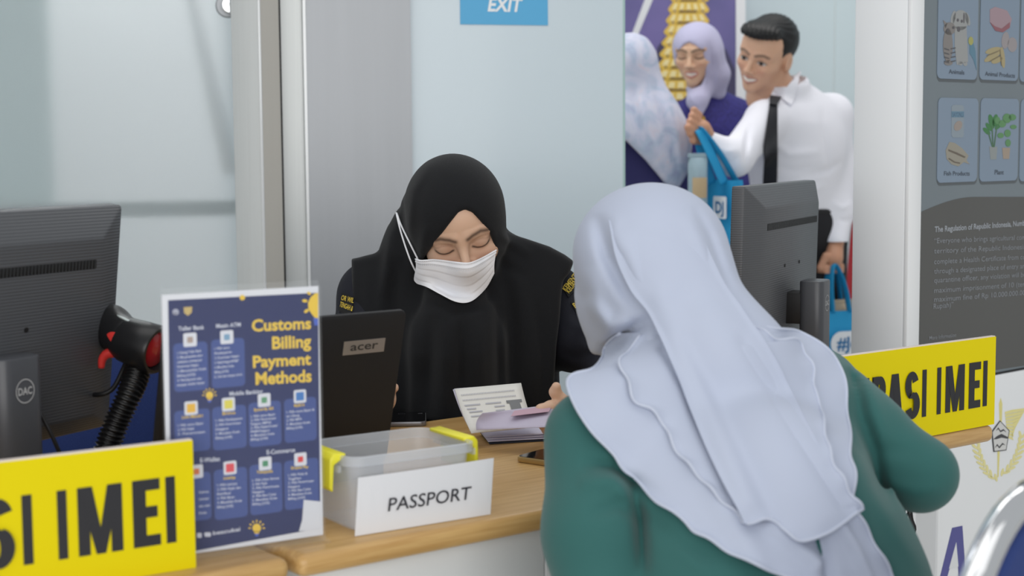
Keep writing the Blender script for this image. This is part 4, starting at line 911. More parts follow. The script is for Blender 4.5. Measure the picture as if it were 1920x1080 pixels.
# leaf in the hand, cover on the desk
la, lb, lc, ld = P(905, 775, 2.34), P(1045, 757, 2.42), P(1030, 800, 2.30), P(893, 806, 2.33)
lf_ = MB().grid(loc_g(quad(la, lb, lc, ld, bow=0.008)), 0.0008).build('turning_leaf', mat('leaf_lilac', (190, 182, 200), 0.6), pe_, smooth=True)
Gq = loc_g(quad(la * .6 + lb * .4 + V3(0, -.004, -.004), lb + V3(-.01, -.004, -.004), (lb * .6 + lc * .4) + V3(-.01, -.004, 0), (la * .4 + ld * .2 + lb * .2 + lc * .2) + V3(0, -.004, 0)))
MB().grid(Gq + V3(0, -0.003, 0.003), 0.0004).build('red_stamp', mat('stamp_red', (192, 158, 172), 0.7), lf_)
ca, cb, cc, cdn = Zp(898, 808, 0.757), Zp(1040, 786, 0.757), Zp(1060, 824, 0.7515), Zp(918, 832, 0.7515)
for k in range(4):
    z = 0.0015 * k; MB().grid(loc_g(quad(ca + V3(0, 0, z), cb + V3(0, 0, z), cc + V3(-.002 * k, .003 * k, z * 2), cdn + V3(-.002 * k, .003 * k, z * 2), bow=0.0)), 0.0009).build('page' if k else 'cover', M_page2 if k else mat('cover_dark', (40, 46, 60), 0.5), pe_, smooth=True)

# ------------------------------------------------------------------ barcode scanner on its gooseneck
bs = Zp(192, 948, 0.7505); sce = empty('barcode_scanner', (bs[0], bs[1], 0.7505)); tag(sce, 'black and red barcode scanner resting on a ribbed gooseneck stand', 'scanner')
SD = 2.08
def sp(x, y, d=0.0): return P(x, y, SD + d)
M_scb = mat('scanner_black', (26, 26, 28), 0.35); M_red = mat('scanner_red', (206, 56, 52), 0.3)
hd0, hd1 = sp(238, 637, 0.03), sp(290, 655, 0.010); hax = hd1 - hd0; hax /= np.linalg.norm(hax)
def f_body(Q):
    d = chain(Q, [sp(120, 650, 0.20), sp(165, 612, 0.13), sp(205, 612, 0.07), sp(236, 632, 0.03)], [0.020, 0.026, 0.027, 0.028], 0.02)
    d = smin(d, cap(Q, sp(165, 620, 0.14), sp(155, 735, 0.20), 0.018, 0.016), 0.02)
    return d
blob('body', f_body, bs + V3(-0.16, -0.12, -0.005), bs + V3(0.12, 0.26, 0.30), 0.004, M_scb, sce, 2)
MB().lathe([(0.026, -0.012), (0.031, 0.0), (0.0335, 0.03), (0.034, 0.052), (0.032, 0.056), (0.028, 0.056), (0.026, 0.045), (0, 0.045)], hd0 - np.array(sce.location), hax, 32).build('head', M_scb, sce, smooth=True, angle=0.7)
MB().lathe([(0.0, 0.049), (0.024, 0.049), (0.0262, 0.046)], hd0 - np.array(sce.location), hax, 32).build('window', mat('scanner_window', (186, 40, 44), 0.15), sce, smooth=True)
G = patch_px([(200, 627), (206, 622), (220, 624), (236, 634), (246, 641)], [(202, 632), (212, 646), (222, 652), (230, 648), (246, 641)], 14, 7)
drape('side_inlay', f_body, G, 0.0012, 0.002, M_red, sce, 1.7, 2.4)
G = patch_px([(219, 590), (232, 594), (250, 604)], [(222, 593), (236, 600), (249, 606.5)], 10, 4); drape('light_strip', f_body, G, 0.0010, 0.0015, mat('strip_pale', (196, 206, 204), 0.3), sce, 1.7, 2.4)
MB().tube([q - np.array(sce.location) for q in crom([sp(214, 660, 0.03), sp(200, 664, 0.03), sp(192, 674, 0.03), sp(190, 690, 0.03)], 12)], np.linspace(0.008, 0.0045, 12), 10).build('trigger', M_red, sce, smooth=True)
gp = crom([sp(262, 672, 0.035), sp(256, 705, 0.02), sp(240, 745, 0.0), sp(216, 800, -0.01), sp(196, 860, -0.02), bs + V3(0, 0, 0.012)], 150)
MB().tube([q - np.array(sce.location) for q in gp], [0.0160 + 0.0022 * math.cos(k * 2 * PI / 4.0) for k in range(150)], 14).build('gooseneck', mat('hose_black', (18, 18, 19), 0.3), sce, smooth=True)
MB().lathe([(0.0, 0.0), (0.062, 0.0), (0.062, 0.006), (0.056, 0.012), (0.02, 0.016), (0, 0.016)], (0, 0, 0), (0, 0, 1), 32).build('base', M_scb, sce, smooth=True, angle=0.6)
MB().tube([q - np.array(sce.location) for q in crom([sp(150, 735, 0.06), sp(185, 740, 0.03), sp(212, 728, 0.03), sp(232, 690, 0.03), sp(240, 668, 0.02)], 30)], 0.0035, 8).build('cord', M_black, sce, smooth=True)

# cables under the right counter end
cq = A + UD * (LEN - 0.28) + VD * 0.08
ce = empty('hanging_cables', (cq[0], cq[1], 0.5)); tag(ce, 'thin black cables hanging below the counter behind client elbow', 'cable')
for k, (x0, x1) in enumerate(((1693, 1703), (1700, 1712), (1707, 1716), (1712, 1704))):
    d = 2.52 + 0.01 * k
    pts = [P(x0, 880, d), P(x0 + 1, 940, d), P(x1 - 6, 972, d), P(x1, 990, d), P(x1 - 4, 1004, d)]
    MB().tube([q - np.array(ce.location) for q in crom(pts, 22)], 0.0022, 7).build('cable', M_black, ce, smooth=True)

# ------------------------------------------------------------------ people
def head_frame(f, roll=0.0):
    f = np.asarray(f, float); f = f / np.linalg.norm(f); r = V3(math.cos(roll), 0, math.sin(roll)); r = r - f * (r @ f); r /= np.linalg.norm(r)
    u = np.cross(f, r)
    if u[2] < 0: r, u = -r, -u
    return np.stack([r, f, u])          # rows: image-right, face forward, up
def head_sdf(L, smile=0.0, lids=1.0, ears=True, nose=1.0):
    """L: head-local points (x across, y forward, z up), metres; eyes near z=0"""
    ax = np.abs(L[:, 0]); S = np.stack([ax, L[:, 1], L[:, 2]], 1)
    d = ell(L, (0, -0.018, 0.032), (0.075, 0.095, 0.090))
    d = smin(d, ell(L, (0, 0.020, -0.045), (0.059, 0.068, 0.070)), 0.035)
    d = smin(d, ell(L, (0, 0.045, 0.035), (0.060, 0.040, 0.050)), 0.03)
    d = smin(d, ell(L, (0, 0.066, -0.098), (0.020, 0.018, 0.017)), 0.028)
    d = smin(d, ell(S, (0.040, 0.050, -0.032 + 0.006 * smile), (0.022, 0.026 + 0.006 * smile, 0.020)), 0.025)
    d = smin(d, cap(S, (0.010, 0.083, 0.014), (0.046, 0.066, 0.016), 0.008), 0.018)
    d = smax(d, -ell(S, (0.031, 0.098, -0.004), (0.020, 0.018, 0.011)), 0.014)
    d = smin(d, ell(S, (0.031, 0.0715, -0.005), (0.0155, 0.0130, 0.0115)), 0.006)
    d = smin(d, cap(L, (0, 0.084, 0.006), (0, 0.100 + 0.006 * nose, -0.034), 0.006, 0.0095), 0.013)
    d = smin(d, ell(S, (0.0115, 0.094, -0.039), (0.0085, 0.0095, 0.0070)), 0.009)
    w = 0.019 + 0.008 * smile; up = 0.006 * smile
    d = smin(d, np.minimum(cap(S, (0, 0.088, -0.062), (w, 0.076 - 0.004 * smile, -0.065 + up), 0.0055, 0.0030), cap(S, (0, 0.087, -0.0745 - 0.003 * smile), (w * 0.9, 0.075, -0.068 + up), 0.0068, 0.0030)), 0.009)
    d = smax(d, -cap(S, (0, 0.096, -0.0678 - 0.001 * smile), (w, 0.081, -0.066 + up), 0.0024 + 0.002 * smile, 0.001), 0.004)
    d = d - 0.0008 * np.exp(-(((L[:, 2] + 0.0095) / 0.0022) ** 2)) * np.exp(-(((ax - 0.031) / 0.012) ** 2)) * (L[:, 1] > 0.05) * lids
    if ears:
        e = ell(S, (0.078, -0.012, -0.012), (0.0095, 0.020, 0.031)); e = smax(e, -ell(S, (0.087, -0.010, -0.008), (0.006, 0.011, 0.018)), 0.006); d = smin(d, e, 0.008)
    d = smin(d, cap(L, (0, -0.025, -0.05), (0, -0.045, -0.165), 0.052, 0.055), 0.03)
    return d
def under_scarf(L, d, c, r, ymax=9.0):
    """keeps the crown of the head inside the scarf"""
    return np.where((L[:, 2] > 0.03) & (L[:, 1] < ymax), np.maximum(d, ell(L, c, np.asarray(r) - 0.007)), d)
def skin_tone(L, base, brow=(74, 56, 48), lip=(176, 112, 104), closed=True, teeth=False, smile=0.0, dark_eye=True, browamp=1.0):
    ax = np.abs(L[:, 0]); z = L[:, 2]; front = L[:, 1] > 0.03
    c = np.tile(np.array(lin(base)), (len(L), 1))
    def mix(m, col): nonlocal c; m = (m * front)[:, None]; c = c * (1 - m) + np.array(lin(col)) * m
    mix(0.35 * np.exp(-(((ax - 0.036) / 0.018) ** 2 + ((z + 0.036) / 0.016) ** 2)), (206, 138, 118))
    mix(0.40 * np.exp(-(((ax - 0.031) / 0.017) ** 2 + ((z + 0.003) / 0.011) ** 2)), (150, 108, 88))
    mix(0.45 * np.exp(-((ax / 0.012) ** 2 + ((z + 0.0445) / 0.004) ** 2)), (150, 100, 84))
    b = line_d(ax, z, [(0.011, 0.0150), (0.020, 0.0190), (0.036, 0.0215), (0.050, 0.0165)]); mix(0.9 * browamp * np.exp(-(b / 0.0040) ** 2), brow)
    if closed:
        l = line_d(ax, z, [(0.0175, -0.0085), (0.025, -0.0115), (0.034, -0.0125), (0.042, -0.0110), (0.0470, -0.0080)]); mix(0.95 * np.exp(-(l / 0.0022) ** 2), (40, 30, 28))
        k = line_d(ax, z, [(0.017, -0.001), (0.025, 0.0035), (0.036, 0.004), (0.047, -0.001)]); mix(0.28 * np.exp(-(k / 0.0014) ** 2), (120, 84, 68))
    else:
        e = ((ax - 0.031) / 0.0155) ** 2 + ((z + 0.006) / 0.0058) ** 2; mix(1 / (1 + np.exp((e - 1) * 12)), (206, 200, 196))
        i = ((ax - 0.031) / 0.0072) ** 2 + ((z + 0.006) / 0.0068) ** 2; mix((1 / (1 + np.exp((i - 1) * 10))) * (e < 1.1), (30, 22, 20))
        l = line_d(ax, z, [(0.0165, -0.0060), (0.024, -0.0010), (0.034, 0.0003), (0.0470, -0.0050)]); mix(0.95 * np.exp(-(l / 0.0016) ** 2), (36, 28, 26))
    w = 0.021 + 0.008 * smile; up = 0.006 * smile; curve = up * (ax / w) ** 2
    m = ((ax / w) ** 2 + ((z + 0.0685 - curve) / 0.0125) ** 2) < 1.0; mix(0.75 * m, lip)
    if teeth:
        m = ((ax / (w * 0.86)) ** 2 + ((z + 0.0675 - curve) / 0.0052) ** 2) < 1.0; mix(m * 1.0, (226, 218, 208))
    else:
        l = np.abs(z + 0.0675 - curve); mix(0.8 * np.exp(-(l / 0.0013) ** 2) * (ax < w), (96, 48, 46))
    return c
M_skin = mat('skin', (200, 160, 135), 0.48, attr='tone', sub=0.12, bump=0.05, bscale=700)
def to_head(Q, R, c, s=1.0): return (Q - c) @ R.T / s
def px_poly(Q, poly):
    x, y, d = topx(Q); return poly_sd(x, y, poly) * d / FPX
def body_parts(name, parts, m, parent):
    """several continuous skin pieces (head, hands) into one body mesh: list of (verts, quads, colours)"""
    vs, fs, cs = [], [], []; n = 0
    for v, f, c in parts: vs.append(v); fs.append(f + n); cs.append(c); n += len(v)
    col = np.vstack(cs); return quadmesh(name, np.vstack(vs), np.vstack(fs), m, parent, lambda _: col)
def hand_fn(chains, k=0.006):
    P_ = [[np.asarray(q) for q in c[0]] for c in chains]
    def fn(Q):
        d = None
        for p, c in zip(P_, chains):
            e = chain(Q, p, c[1], 0.004); d = e if d is None else smin(d, e, k)
        return d
    allp = np.vstack([np.asarray(p) for p in P_]); lo = allp.min(0) - 0.05; hi = allp.max(0) + 0.05; far = (lo + hi) / 2; rad = np.linalg.norm(hi - lo) / 2 - 0.04
    def quick(Q):
        d = np.linalg.norm(Q - far, axis=1) - rad; m = d < 0.06; 
        if m.any(): d[m] = fn(Q[m])
        return d
    return quick
def skin_body(head, hc, core, hands, lo, hi, h, base, tone, hbase, parent):
    """one continuous surface: head, neck, slim trunk and arms inside the clothes, hands with five fingers"""
    hf = [hand_fn(c) for c in hands]
    def fn(Q):
        d = np.linalg.norm(Q - hc, axis=1) - 0.24; m = d < 0.05
        if m.any(): d[m] = head(Q[m])
        for p, r in core: d = smin(d, chain(Q, p, r, 0.01), 0.012)
        for q in hf: d = smin(d, q(Q), 0.008)
        return d
    v, f = sdf_mesh(fn, lo, hi, h); v = smoothed(v, f, 1); c = tone(v); rest = head(v) > 0.003; c[rest] = np.array(lin(hbase))
    return quadmesh('body', v, f, M_skin, parent, lambda _: c)
def hand_piece(chains, h, base, k=0.006, extra=None, nails=None):
    pts = np.vstack([np.asarray(c[0]) for c in chains]); lo = pts.min(0) - 0.035; hi = pts.max(0) + 0.035
    def fn(Q):
        d = None
        for p, r in chains:
            e = chain(Q, [np.asarray(q) for q in p], r, 0.004); d = e if d is None else smin(d, e, k)
        return d
    v, f = sdf_mesh(fn, lo, hi, h); v = smoothed(v, f, 1)
    c = np.tile(np.array(lin(base)), (len(v), 1))
    for q in (nails or []):
        m = np.exp(-(np.linalg.norm(v - np.asarray(q), axis=1) / 0.006) ** 2)[:, None]; c = c * (1 - 0.6 * m) + np.array(lin((226, 186, 172))) * 0.6 * m
    return v, f, c

# ---------------- officer: black hijab, white mask, navy uniform
oe = empty('person', (P(868, 760, 2.95)[0], 2.95, 0.0)); tag(oe, 'seated officer in black headscarf, white face mask and navy uniform, looking down', 'person')
OR = head_frame((0.13, -0.86, -0.46), math.radians(9.5)); oeye = P(868, 464, 2.70); oc = oeye - OR[1] * 0.084 + OR[2] * 0.005
SK = (214, 177, 151)
def f_ohead(Q):
    L = to_head(Q, OR, oc); return under_scarf(L, head_sdf(L, ears=False), (0, -0.012, 0.020), (0.090, 0.110, 0.093))
# left hand on the passport (image right), right hand behind the laptop lid
W0, PA = P(1092, 800, 2.47), P(1066, 772, 2.44)
th = [P(1072, 768, 2.43), P(1050, 748, 2.42), P(1041, 735, 2.415), P(1043, 725, 2.41)]
hc = [([P(1120, 810, 2.55), W0, PA], [0.027, 0.025, 0.026]), (th, [0.013, 0.0105, 0.0095, 0.0075])]
for k, (dx, dy, dz) in enumerate(((0, 0, 0), (4, 10, 0.008), (8, 20, 0.016), (12, 29, 0.022))):
    hc.append(([P(1060 + dx, 766 + dy, 2.43 + dz), P(1032 + dx, 762 + dy, 2.405 + dz), P(1014 + dx, 768 + dy, 2.395 + dz), P(1006 + dx * 1.4, 778 + dy, 2.40 + dz)], [0.0105, 0.0092, 0.0084, 0.0068]))
hands_o = [hc]
hc = [([P(690, 790, 2.62), P(706, 760, 2.57), P(714, 748, 2.55)], [0.026, 0.024, 0.026])]
for k, (dx, dy) in enumerate(((0, 0), (-4, 12), (-10, 22), (-18, 30))):
    hc.append(([P(718 + dx, 744 + dy, 2.54), P(729 + dx, 734 + dy, 2.52), P(731 + dx, 748 + dy, 2.495), P(726 + dx, 756 + dy, 2.49)], [0.0105, 0.0095, 0.0085, 0.007]))
hc.append(([P(708, 750, 2.56), P(726, 734, 2.55), P(739, 727, 2.54)], [0.012, 0.0105, 0.008]))
hands_o.append(hc)
nb = oc - OR[1] * 0.045 - OR[2] * 0.16; ch0 = P(868, 640, 2.93)
skin_body(f_ohead, oc, [([nb, ch0, P(868, 800, 2.95)], [0.05, 0.07, 0.07]), ([ch0, P(700, 560, 2.87), P(684, 640, 2.82), P(676, 800, 2.76), P(690, 790, 2.62)], [0.05, 0.035, 0.03, 0.028, 0.024]),
          ([ch0, P(1036, 566, 2.94), P(1070, 630, 2.88), P(1146, 668, 2.78), P(1150, 780, 2.60), P(1120, 810, 2.55)], [0.05, 0.035, 0.03, 0.028, 0.024, 0.024])],
          hands_o, (-0.34, 2.36, 0.70), (0.24, 3.06, 1.24), 0.0022, SK, lambda v: skin_tone(to_head(v, OR, oc), SK, closed=True), SK, oe)
# uniform
UNI = mat('uniform_navy', (19, 21, 32), 0.85, bump=0.25, bscale=700)
of_fold = [([(1080, 640), (1110, 655), (1130, 640)], 7, 0.004), ([(1060, 600), (1090, 615), (1125, 600)], 8, 0.003), ([(1050, 660), (1085, 670), (1120, 655)], 7, -0.004), ([(640, 600), (660, 640)], 8, 0.003)]
def f_ouni(Q):
    d = ell(Q, P(868, 720, 2.93), (0.185, 0.125, 0.30))
    d = smin(d, cap(Q, P(700, 556, 2.87), P(1030, 560, 2.95), 0.060), 0.05)
    d = smin(d, chain(Q, [P(700, 556, 2.87), P(684, 640, 2.82), P(676, 800, 2.76), P(700, 800, 2.62)], [0.062, 0.058, 0.050, 0.038], 0.03), 0.03)
    d = smin(d, chain(Q, [P(1036, 562, 2.94), P(1070, 630, 2.88), P(1146, 668, 2.78), P(1150, 780, 2.60)], [0.062, 0.060, 0.052, 0.036], 0.03), 0.025)
    h0 = P(868, 980, 2.98); h0 = V3(h0[0], 2.98, 0.56)
    d = smin(d, ell(Q, h0, (0.19, 0.15, 0.14)), 0.08)
    return d - folds(Q, of_fold)
blob('uniform_shirt', f_ouni, (-0.42, 2.52, 0.47), (0.30, 3.15, 1.18), 0.005, UNI, oe, 2)
def f_oleg(Q):
    d = None
    for x in (-0.19, 0.0):
        e = chain(Q, [V3(x, 2.96, 0.55), V3(x + 0.06, 2.66, 0.53), V3(x + 0.06, 2.68, 0.08)], [0.095, 0.075, 0.05], 0.04); d = e if d is None else smin(d, e, 0.02)
    return d
blob('trousers', f_oleg, (-0.42, 2.5, 0.0), (0.25, 3.12, 0.68), 0.010, UNI, oe, 1)
for x in (-0.13, 0.06):
    blob('shoe', lambda Q: smax(ell(Q, (x, 2.62, 0.035), (0.045, 0.12, 0.05)), -Q[:, 2], 0.01), (x - 0.07, 2.48, -0.01), (x + 0.07, 2.77, 0.11), 0.008, M_black, oe, 1)
# headscarf
HJ = mat('black_jersey', (12, 14, 18), 0.95, bump=0.3, bscale=800, sheen=0.06)
cape_poly = [(660, 486), (690, 478), (714, 473), (721, 455), (730, 425), (744, 396), (770, 380), (930, 380), (946, 436), (985, 447), (1030, 462), (1060, 478), (1076, 490), (1068, 512), (1056, 526), (1053, 548), (1049, 600), (1043, 650), (1040, 700), (1037, 760), (1032, 860), (680, 860), (667, 760), (664, 620)]
open_poly = [(872, 393), (886, 399), (903, 418), (918, 437), (924, 455), (926, 478), (925, 505), (912, 540), (880, 563), (845, 562), (812, 545), (790, 520), (784, 500), (797, 481), (822, 447), (848, 413), (860, 398)]
of_lines = [([(812, 300), (775, 360), (765, 430), (778, 500)], 9, 0.004), ([(757, 380), (752, 450), (762, 520)], 8, -0.006), ([(800, 420), (790, 470), (787, 505)], 8, 0.004), ([(735, 420), (725, 500), (718, 560)], 9, 0.006),
            ([(748, 480), (738, 560), (745, 680)], 12, -0.010), ([(720, 500), (712, 580), (720, 700)], 12, 0.006), ([(940, 470), (946, 520), (958, 600), (962, 780)], 12, -0.010), ([(968, 500), (985, 580), (1000, 780)], 16, 0.008),
            ([(810, 590), (806, 680), (802, 800)], 13, -0.010), ([(838, 600), (836, 690), (832, 800)], 14, 0.009), ([(864, 590), (866, 680), (862, 800)], 10, -0.012), ([(896, 600), (900, 690), (905, 800)], 15, 0.011),
            ([(931, 570), (934, 680), (936, 800)], 9, -0.012), ([(1005, 560), (1020, 680), (1012, 800)], 9, -0.005), ([(770, 560), (772, 680), (770, 800)], 13, 0.008), ([(935, 440), (960, 455), (1000, 480)], 9, 0.006), ([(930, 470), (945, 500), (990, 520)], 10, -0.005),
            ([(690, 500), (690, 600), (690, 700)], 14, 0.005), ([(800, 560), (850, 590), (900, 580), (930, 545)], 8, -0.006), ([(640, 470), (662, 489), (664, 620), (668, 800)], 5, 0.003)]
def f_ohood0(Q):
    L = to_head(Q, OR, oc)
    d = ell(L, (0, -0.012, 0.020), (0.090, 0.110, 0.093))
    d = smin(d, ell(L, (0, 0.010, -0.045), (0.078, 0.080, 0.090)), 0.03)
    d = smin(d, chain(Q, [P(800, 400, 2.83), P(776, 480, 2.83), P(758, 570, 2.84)], [0.050, 0.054, 0.055], 0.03), 0.025)
    d = smin(d, chain(Q, [P(895, 430, 2.86), P(922, 500, 2.87), P(965, 560, 2.89)], [0.048, 0.052, 0.06], 0.03), 0.025)
    d = smin(d, chain(Q, [P(852, 560, 2.76), P(862, 640, 2.77), P(868, 800, 2.77)], [0.055, 0.085, 0.10], 0.03), 0.03)
    return d
def f_ohij(Q):
    cape = smax(px_poly(Q, cape_poly), ell(Q, P(868, 735, 2.93), (0.34, 0.185, 0.44)), 0.012)
    d = smin(f_ohood0(Q), cape, 0.016) - folds(Q, of_lines)
    L = to_head(Q, OR, oc)
    cut = smax(px_poly(Q, open_poly), 0.005 - L[:, 1], 0.004)
    d = smax(d, -cut, 0.007)
    bot = 0.735 - Q[:, 2]
    return smax(d, bot, 0.006)
blob('headscarf', f_ohij, (-0.36, 2.55, 0.72), (0.28, 3.15, 1.26), 0.0039, HJ, oe, 2)
# mask
MSK = mat('mask_white', (240, 241, 245), 0.75, bump=0.06, bscale=900)
def f_omask(Q):
    L = to_head(Q, OR, oc); d = head_sdf(L, ears=False)
    d = smin(d, ell(L, (0, 0.050, -0.062), (0.062, 0.048, 0.058)), 0.025)
    d = smin(d, cap(L, (0, 0.098, -0.03), (0, 0.080, -0.085), 0.012, 0.018), 0.03)
    d = smin(d, ell(L, (-0.004, 0.032, -0.060), (0.084, 0.056, 0.055)), 0.02)
    return smin(d, f_ohij(Q) - 0.0015, 0.012)
ml = crom([(783, 483), (784, 500), (779, 524)], 40); mr = crom([(931, 468), (927, 495), (927, 513)], 40)
top = crom([(783, 483), (825, 487), (868, 492), (884, 491), (905, 482), (931, 468)], 50); bot = crom([(779, 524), (806, 541), (830, 554), (852, 565), (872, 568), (889, 562), (912, 540), (927, 513)], 50)
G = np.zeros((40, 50, 2)); tt = np.linspace(0, 1, 40)[:, None, None]; ss = np.linspace(0, 1, 50)[None, :, None]
G = top[None] * (1 - tt) + bot[None] * tt + (ml[:, None] * (1 - ss) + mr[:, None] * ss) - ((ml[0] * (1 - tt) + ml[-1] * tt) * (1 - ss) + (mr[0] * (1 - tt) + mr[-1] * tt) * ss)
rows = np.linspace(0, 1, 40); wv = np.zeros((40, 50)); side = np.sin(np.linspace(0, PI, 50)) ** 0.5
for p_ in (0.36, 0.58, 0.80): wv += (np.clip((rows - p_) / 0.03, 0, 1) * np.exp(-np.clip(rows - p_, 0, 1) / 0.10) * -0.0022)[:, None] * side[None]
wv += (0.0012 * (np.abs(rows - 0.03) < 0.02))[:, None] + (0.0010 * (np.abs(rows - 0.14) < 0.02))[:, None]
wv += 0.007 * np.exp(-((np.linspace(0, 1, 50) - 0.06) / 0.10) ** 2)[None]
mk, mq = drape('face_mask', f_omask, G, 0.0035, 0.0012, MSK, oe, 2.3, 3.0, wave=wv, sm=2)
ol = np.array(oe.location)
for pl2 in ([(784, 487), (768, 455), (752, 422), (744, 400)], [(781, 512), (768, 484), (752, 436), (743, 399)]):
    q = cast(f_ohij, crom(pl2, 24), 2.3, 3.0, 0.003); MB().tube(q - ol, 0.0016, 8).build('ear_loop', MSK, oe, smooth=True)
# stitched seams of the mask
b = MB()
for r_ in (2, 6, 8):
    for j in range(2, 48): b.add([mq[r_, j] - ol + V3(0, -0.0016, 0.0003), mq[r_, j] * 0.6 + mq[r_, j + 1] * 0.4 - ol + V3(0, -0.0016, 0.0003), mq[r_, j] * 0.6 + mq[r_, j + 1] * 0.4 - ol + V3(0, -0.0016, -0.0004), mq[r_, j] - ol + V3(0, -0.0016, -0.0004)], [(0, 1, 2, 3)])
o_ = b.build('seam_stitches', mat('stitch_grey', (186, 190, 200), 0.8), mk); tag(o_, kind='stuff')
# shoulder patches
GOLD = mat('gold_thread', (206, 178, 60), 0.6); PBK = mat('patch_black', (20, 20, 22), 0.85); PRD = mat('patch_red', (186, 46, 66), 0.7)
def px_text(name, fn, body, p0, ex, ez, w, h, m, parent, off, bend=0.0):
    v, f = textfit(body, 0, 0, w, h, bold=0.02); ex = np.array(ex, float); ex /= np.linalg.norm(ex); ez = np.array(ez, float); ez /= np.linalg.norm(ez)
    xy = np.array(p0) + v[:, :1] * ex + (v[:, 1:2] + bend * ((v[:, :1] / w - 0.5) ** 2 - 0.25)) * ez
    q = cast(fn, xy, 2.3, 3.1, off); return MB().add(q - np.array(parent.location), f).build(name, m, parent)
pa = drape('shoulder_patch', f_ouni, patch_px([(1057, 543), (1066, 557)], [(1090, 505), (1100, 522)], 6, 8), 0.0020, 0.001, PBK, oe, 2.3, 3.1)[0]
pb = drape('shoulder_patch', f_ouni, patch_px([(1070, 566), (1084, 592), (1108, 622)], [(1096, 548), (1112, 570), (1130, 600)], 8, 8), 0.0020, 0.001, PBK, oe, 2.3, 3.1)[0]
drape('red_field', f_ouni, patch_px([(1083, 583), (1092, 602), (1106, 617)], [(1106, 566), (1115, 580), (1124, 598)], 8, 8), 0.0032, 0.001, PRD, pb, 2.3, 3.1) if False else None
o3, _ = drape('red_field', f_ouni, patch_px([(1083, 583), (1092, 602), (1106, 617)], [(1106, 566), (1115, 580), (1124, 598)], 8, 8), 0.0032, 0.001, PRD, oe, 2.3, 3.1)
drape('gold_wing', f_ouni, patch_px([(1094, 592), (1100, 600), (1106, 606)], [(1108, 580), (1114, 590), (1118, 598)], 6, 6), 0.0045, 0.001, GOLD, oe, 2.3, 3.1)
px_text('lettering', f_ouni, 'KEMENTERIAN', (1060.5, 546), (0.62, -0.78), (-0.78, -0.62), 62, 9, GOLD, oe, 0.0036)
px_text('lettering', f_ouni, 'KEUANGAN', (1067, 550), (0.62, -0.78), (-0.78, -0.62), 46, 9, GOLD, oe, 0.0036)
px_text('lettering', f_ouni, 'BEA CUKAI', (1079, 578), (0.80, -0.60), (-0.60, -0.80), 52, 10, GOLD, oe, 0.0036)
drape('shoulder_patch', f_ouni, patch_px([(641, 548), (634, 582)], [(663, 558), (657, 596)], 6, 8), 0.0020, 0.001, PBK, oe, 2.3, 3.1)
px_text('lettering', f_ouni, 'OR WIL', (639, 562), (0.96, 0.25), (0.25, -0.96), 24, 9, GOLD, oe, 0.0036)
px_text('lettering', f_ouni, 'TENGAH &', (636, 574), (0.92, 0.36), (0.3, -0.95), 26, 9, GOLD, oe, 0.0036)

# ---------------- client seen from behind: pale blue layered headscarf, green jacket
ce_ = empty('person', (0.40, 1.66, 0.0)); tag(ce_, 'client seen from behind in pale blue layered headscarf and green jacket', 'person')
LS, RS = P(1112, 822, 1.85), P(1528, 738, 2.04); MS = (LS + RS) / 2
HC = V3(MS[0] + 0.13, MS[1] - 0.26, 0.55); HL, HR = HC - UD * 0.09, HC + UD * 0.09
GRN = mat('green_jersey', (46, 98, 95), 0.85, bump=0.25, bscale=900, sheen=0.15)
gl = [([(1090, 865), (1150, 875), (1225, 930)], 12, -0.011), ([(1080, 905), (1150, 900), (1215, 960)], 18, 0.010), ([(1100, 970), (1160, 945), (1215, 985)], 13, -0.007), ([(1180, 900), (1200, 960), (1208, 1080)], 12, -0.020), ([(1210, 960), (1260, 1010), (1330, 1060)], 14, -0.007), ([(1230, 985), (1290, 1040), (1340, 1080)], 14, 0.006),
      ([(1195, 880), (1188, 915)], 8, -0.006), ([(1600, 700), (1615, 780), (1640, 850), (1650, 905), (1680, 960)], 13, -0.014), ([(1612, 690), (1640, 760), (1665, 840)], 14, 0.005), ([(1635, 850), (1680, 845), (1730, 850)], 14, -0.003), ([(1590, 690), (1605, 730)], 9, -0.005), ([(1660, 905), (1720, 925), (1770, 915)], 14, 0.004),
      ([(1640, 930), (1690, 1010), (1740, 1080)], 18, 0.004), ([(1130, 765), (1075, 790), (1040, 800)], 5, 0.0015)]
def f_cj(Q):
    d = cap(Q, LS + UD * 0.06, RS - UD * 0.04, 0.066)
    d = smin(d, chain(Q, [LS + UD * 0.07, HL], [0.085, 0.125], 0.03), 0.05)
    d = smin(d, chain(Q, [RS - UD * 0.075, HR - UD * 0.02], [0.085, 0.108], 0.03), 0.05)
    d = smin(d, ell(Q, (MS + HC) / 2 - V3(0, 0.01, 0.02), (0.15, 0.13, 0.20)), 0.06)
    d = smin(d, chain(Q, [LS, P(1122, 1000, 1.78), P(1140, 1150, 1.74), P(1330, 1290, 1.86)], [0.060, 0.061, 0.054, 0.042], 0.03), 0.012)
    d = smin(d, chain(Q, [RS, P(1612, 826, 1.97), P(1724, 889, 1.93), P(1640, 858, 2.10)], [0.062, 0.060, 0.042, 0.036], 0.03), 0.012)
    return d - folds(Q, gl)
blob('jacket', f_cj, (-0.02, 1.3, 0.38), (0.72, 2.32, 1.02), 0.0042, GRN, ce_, 2)
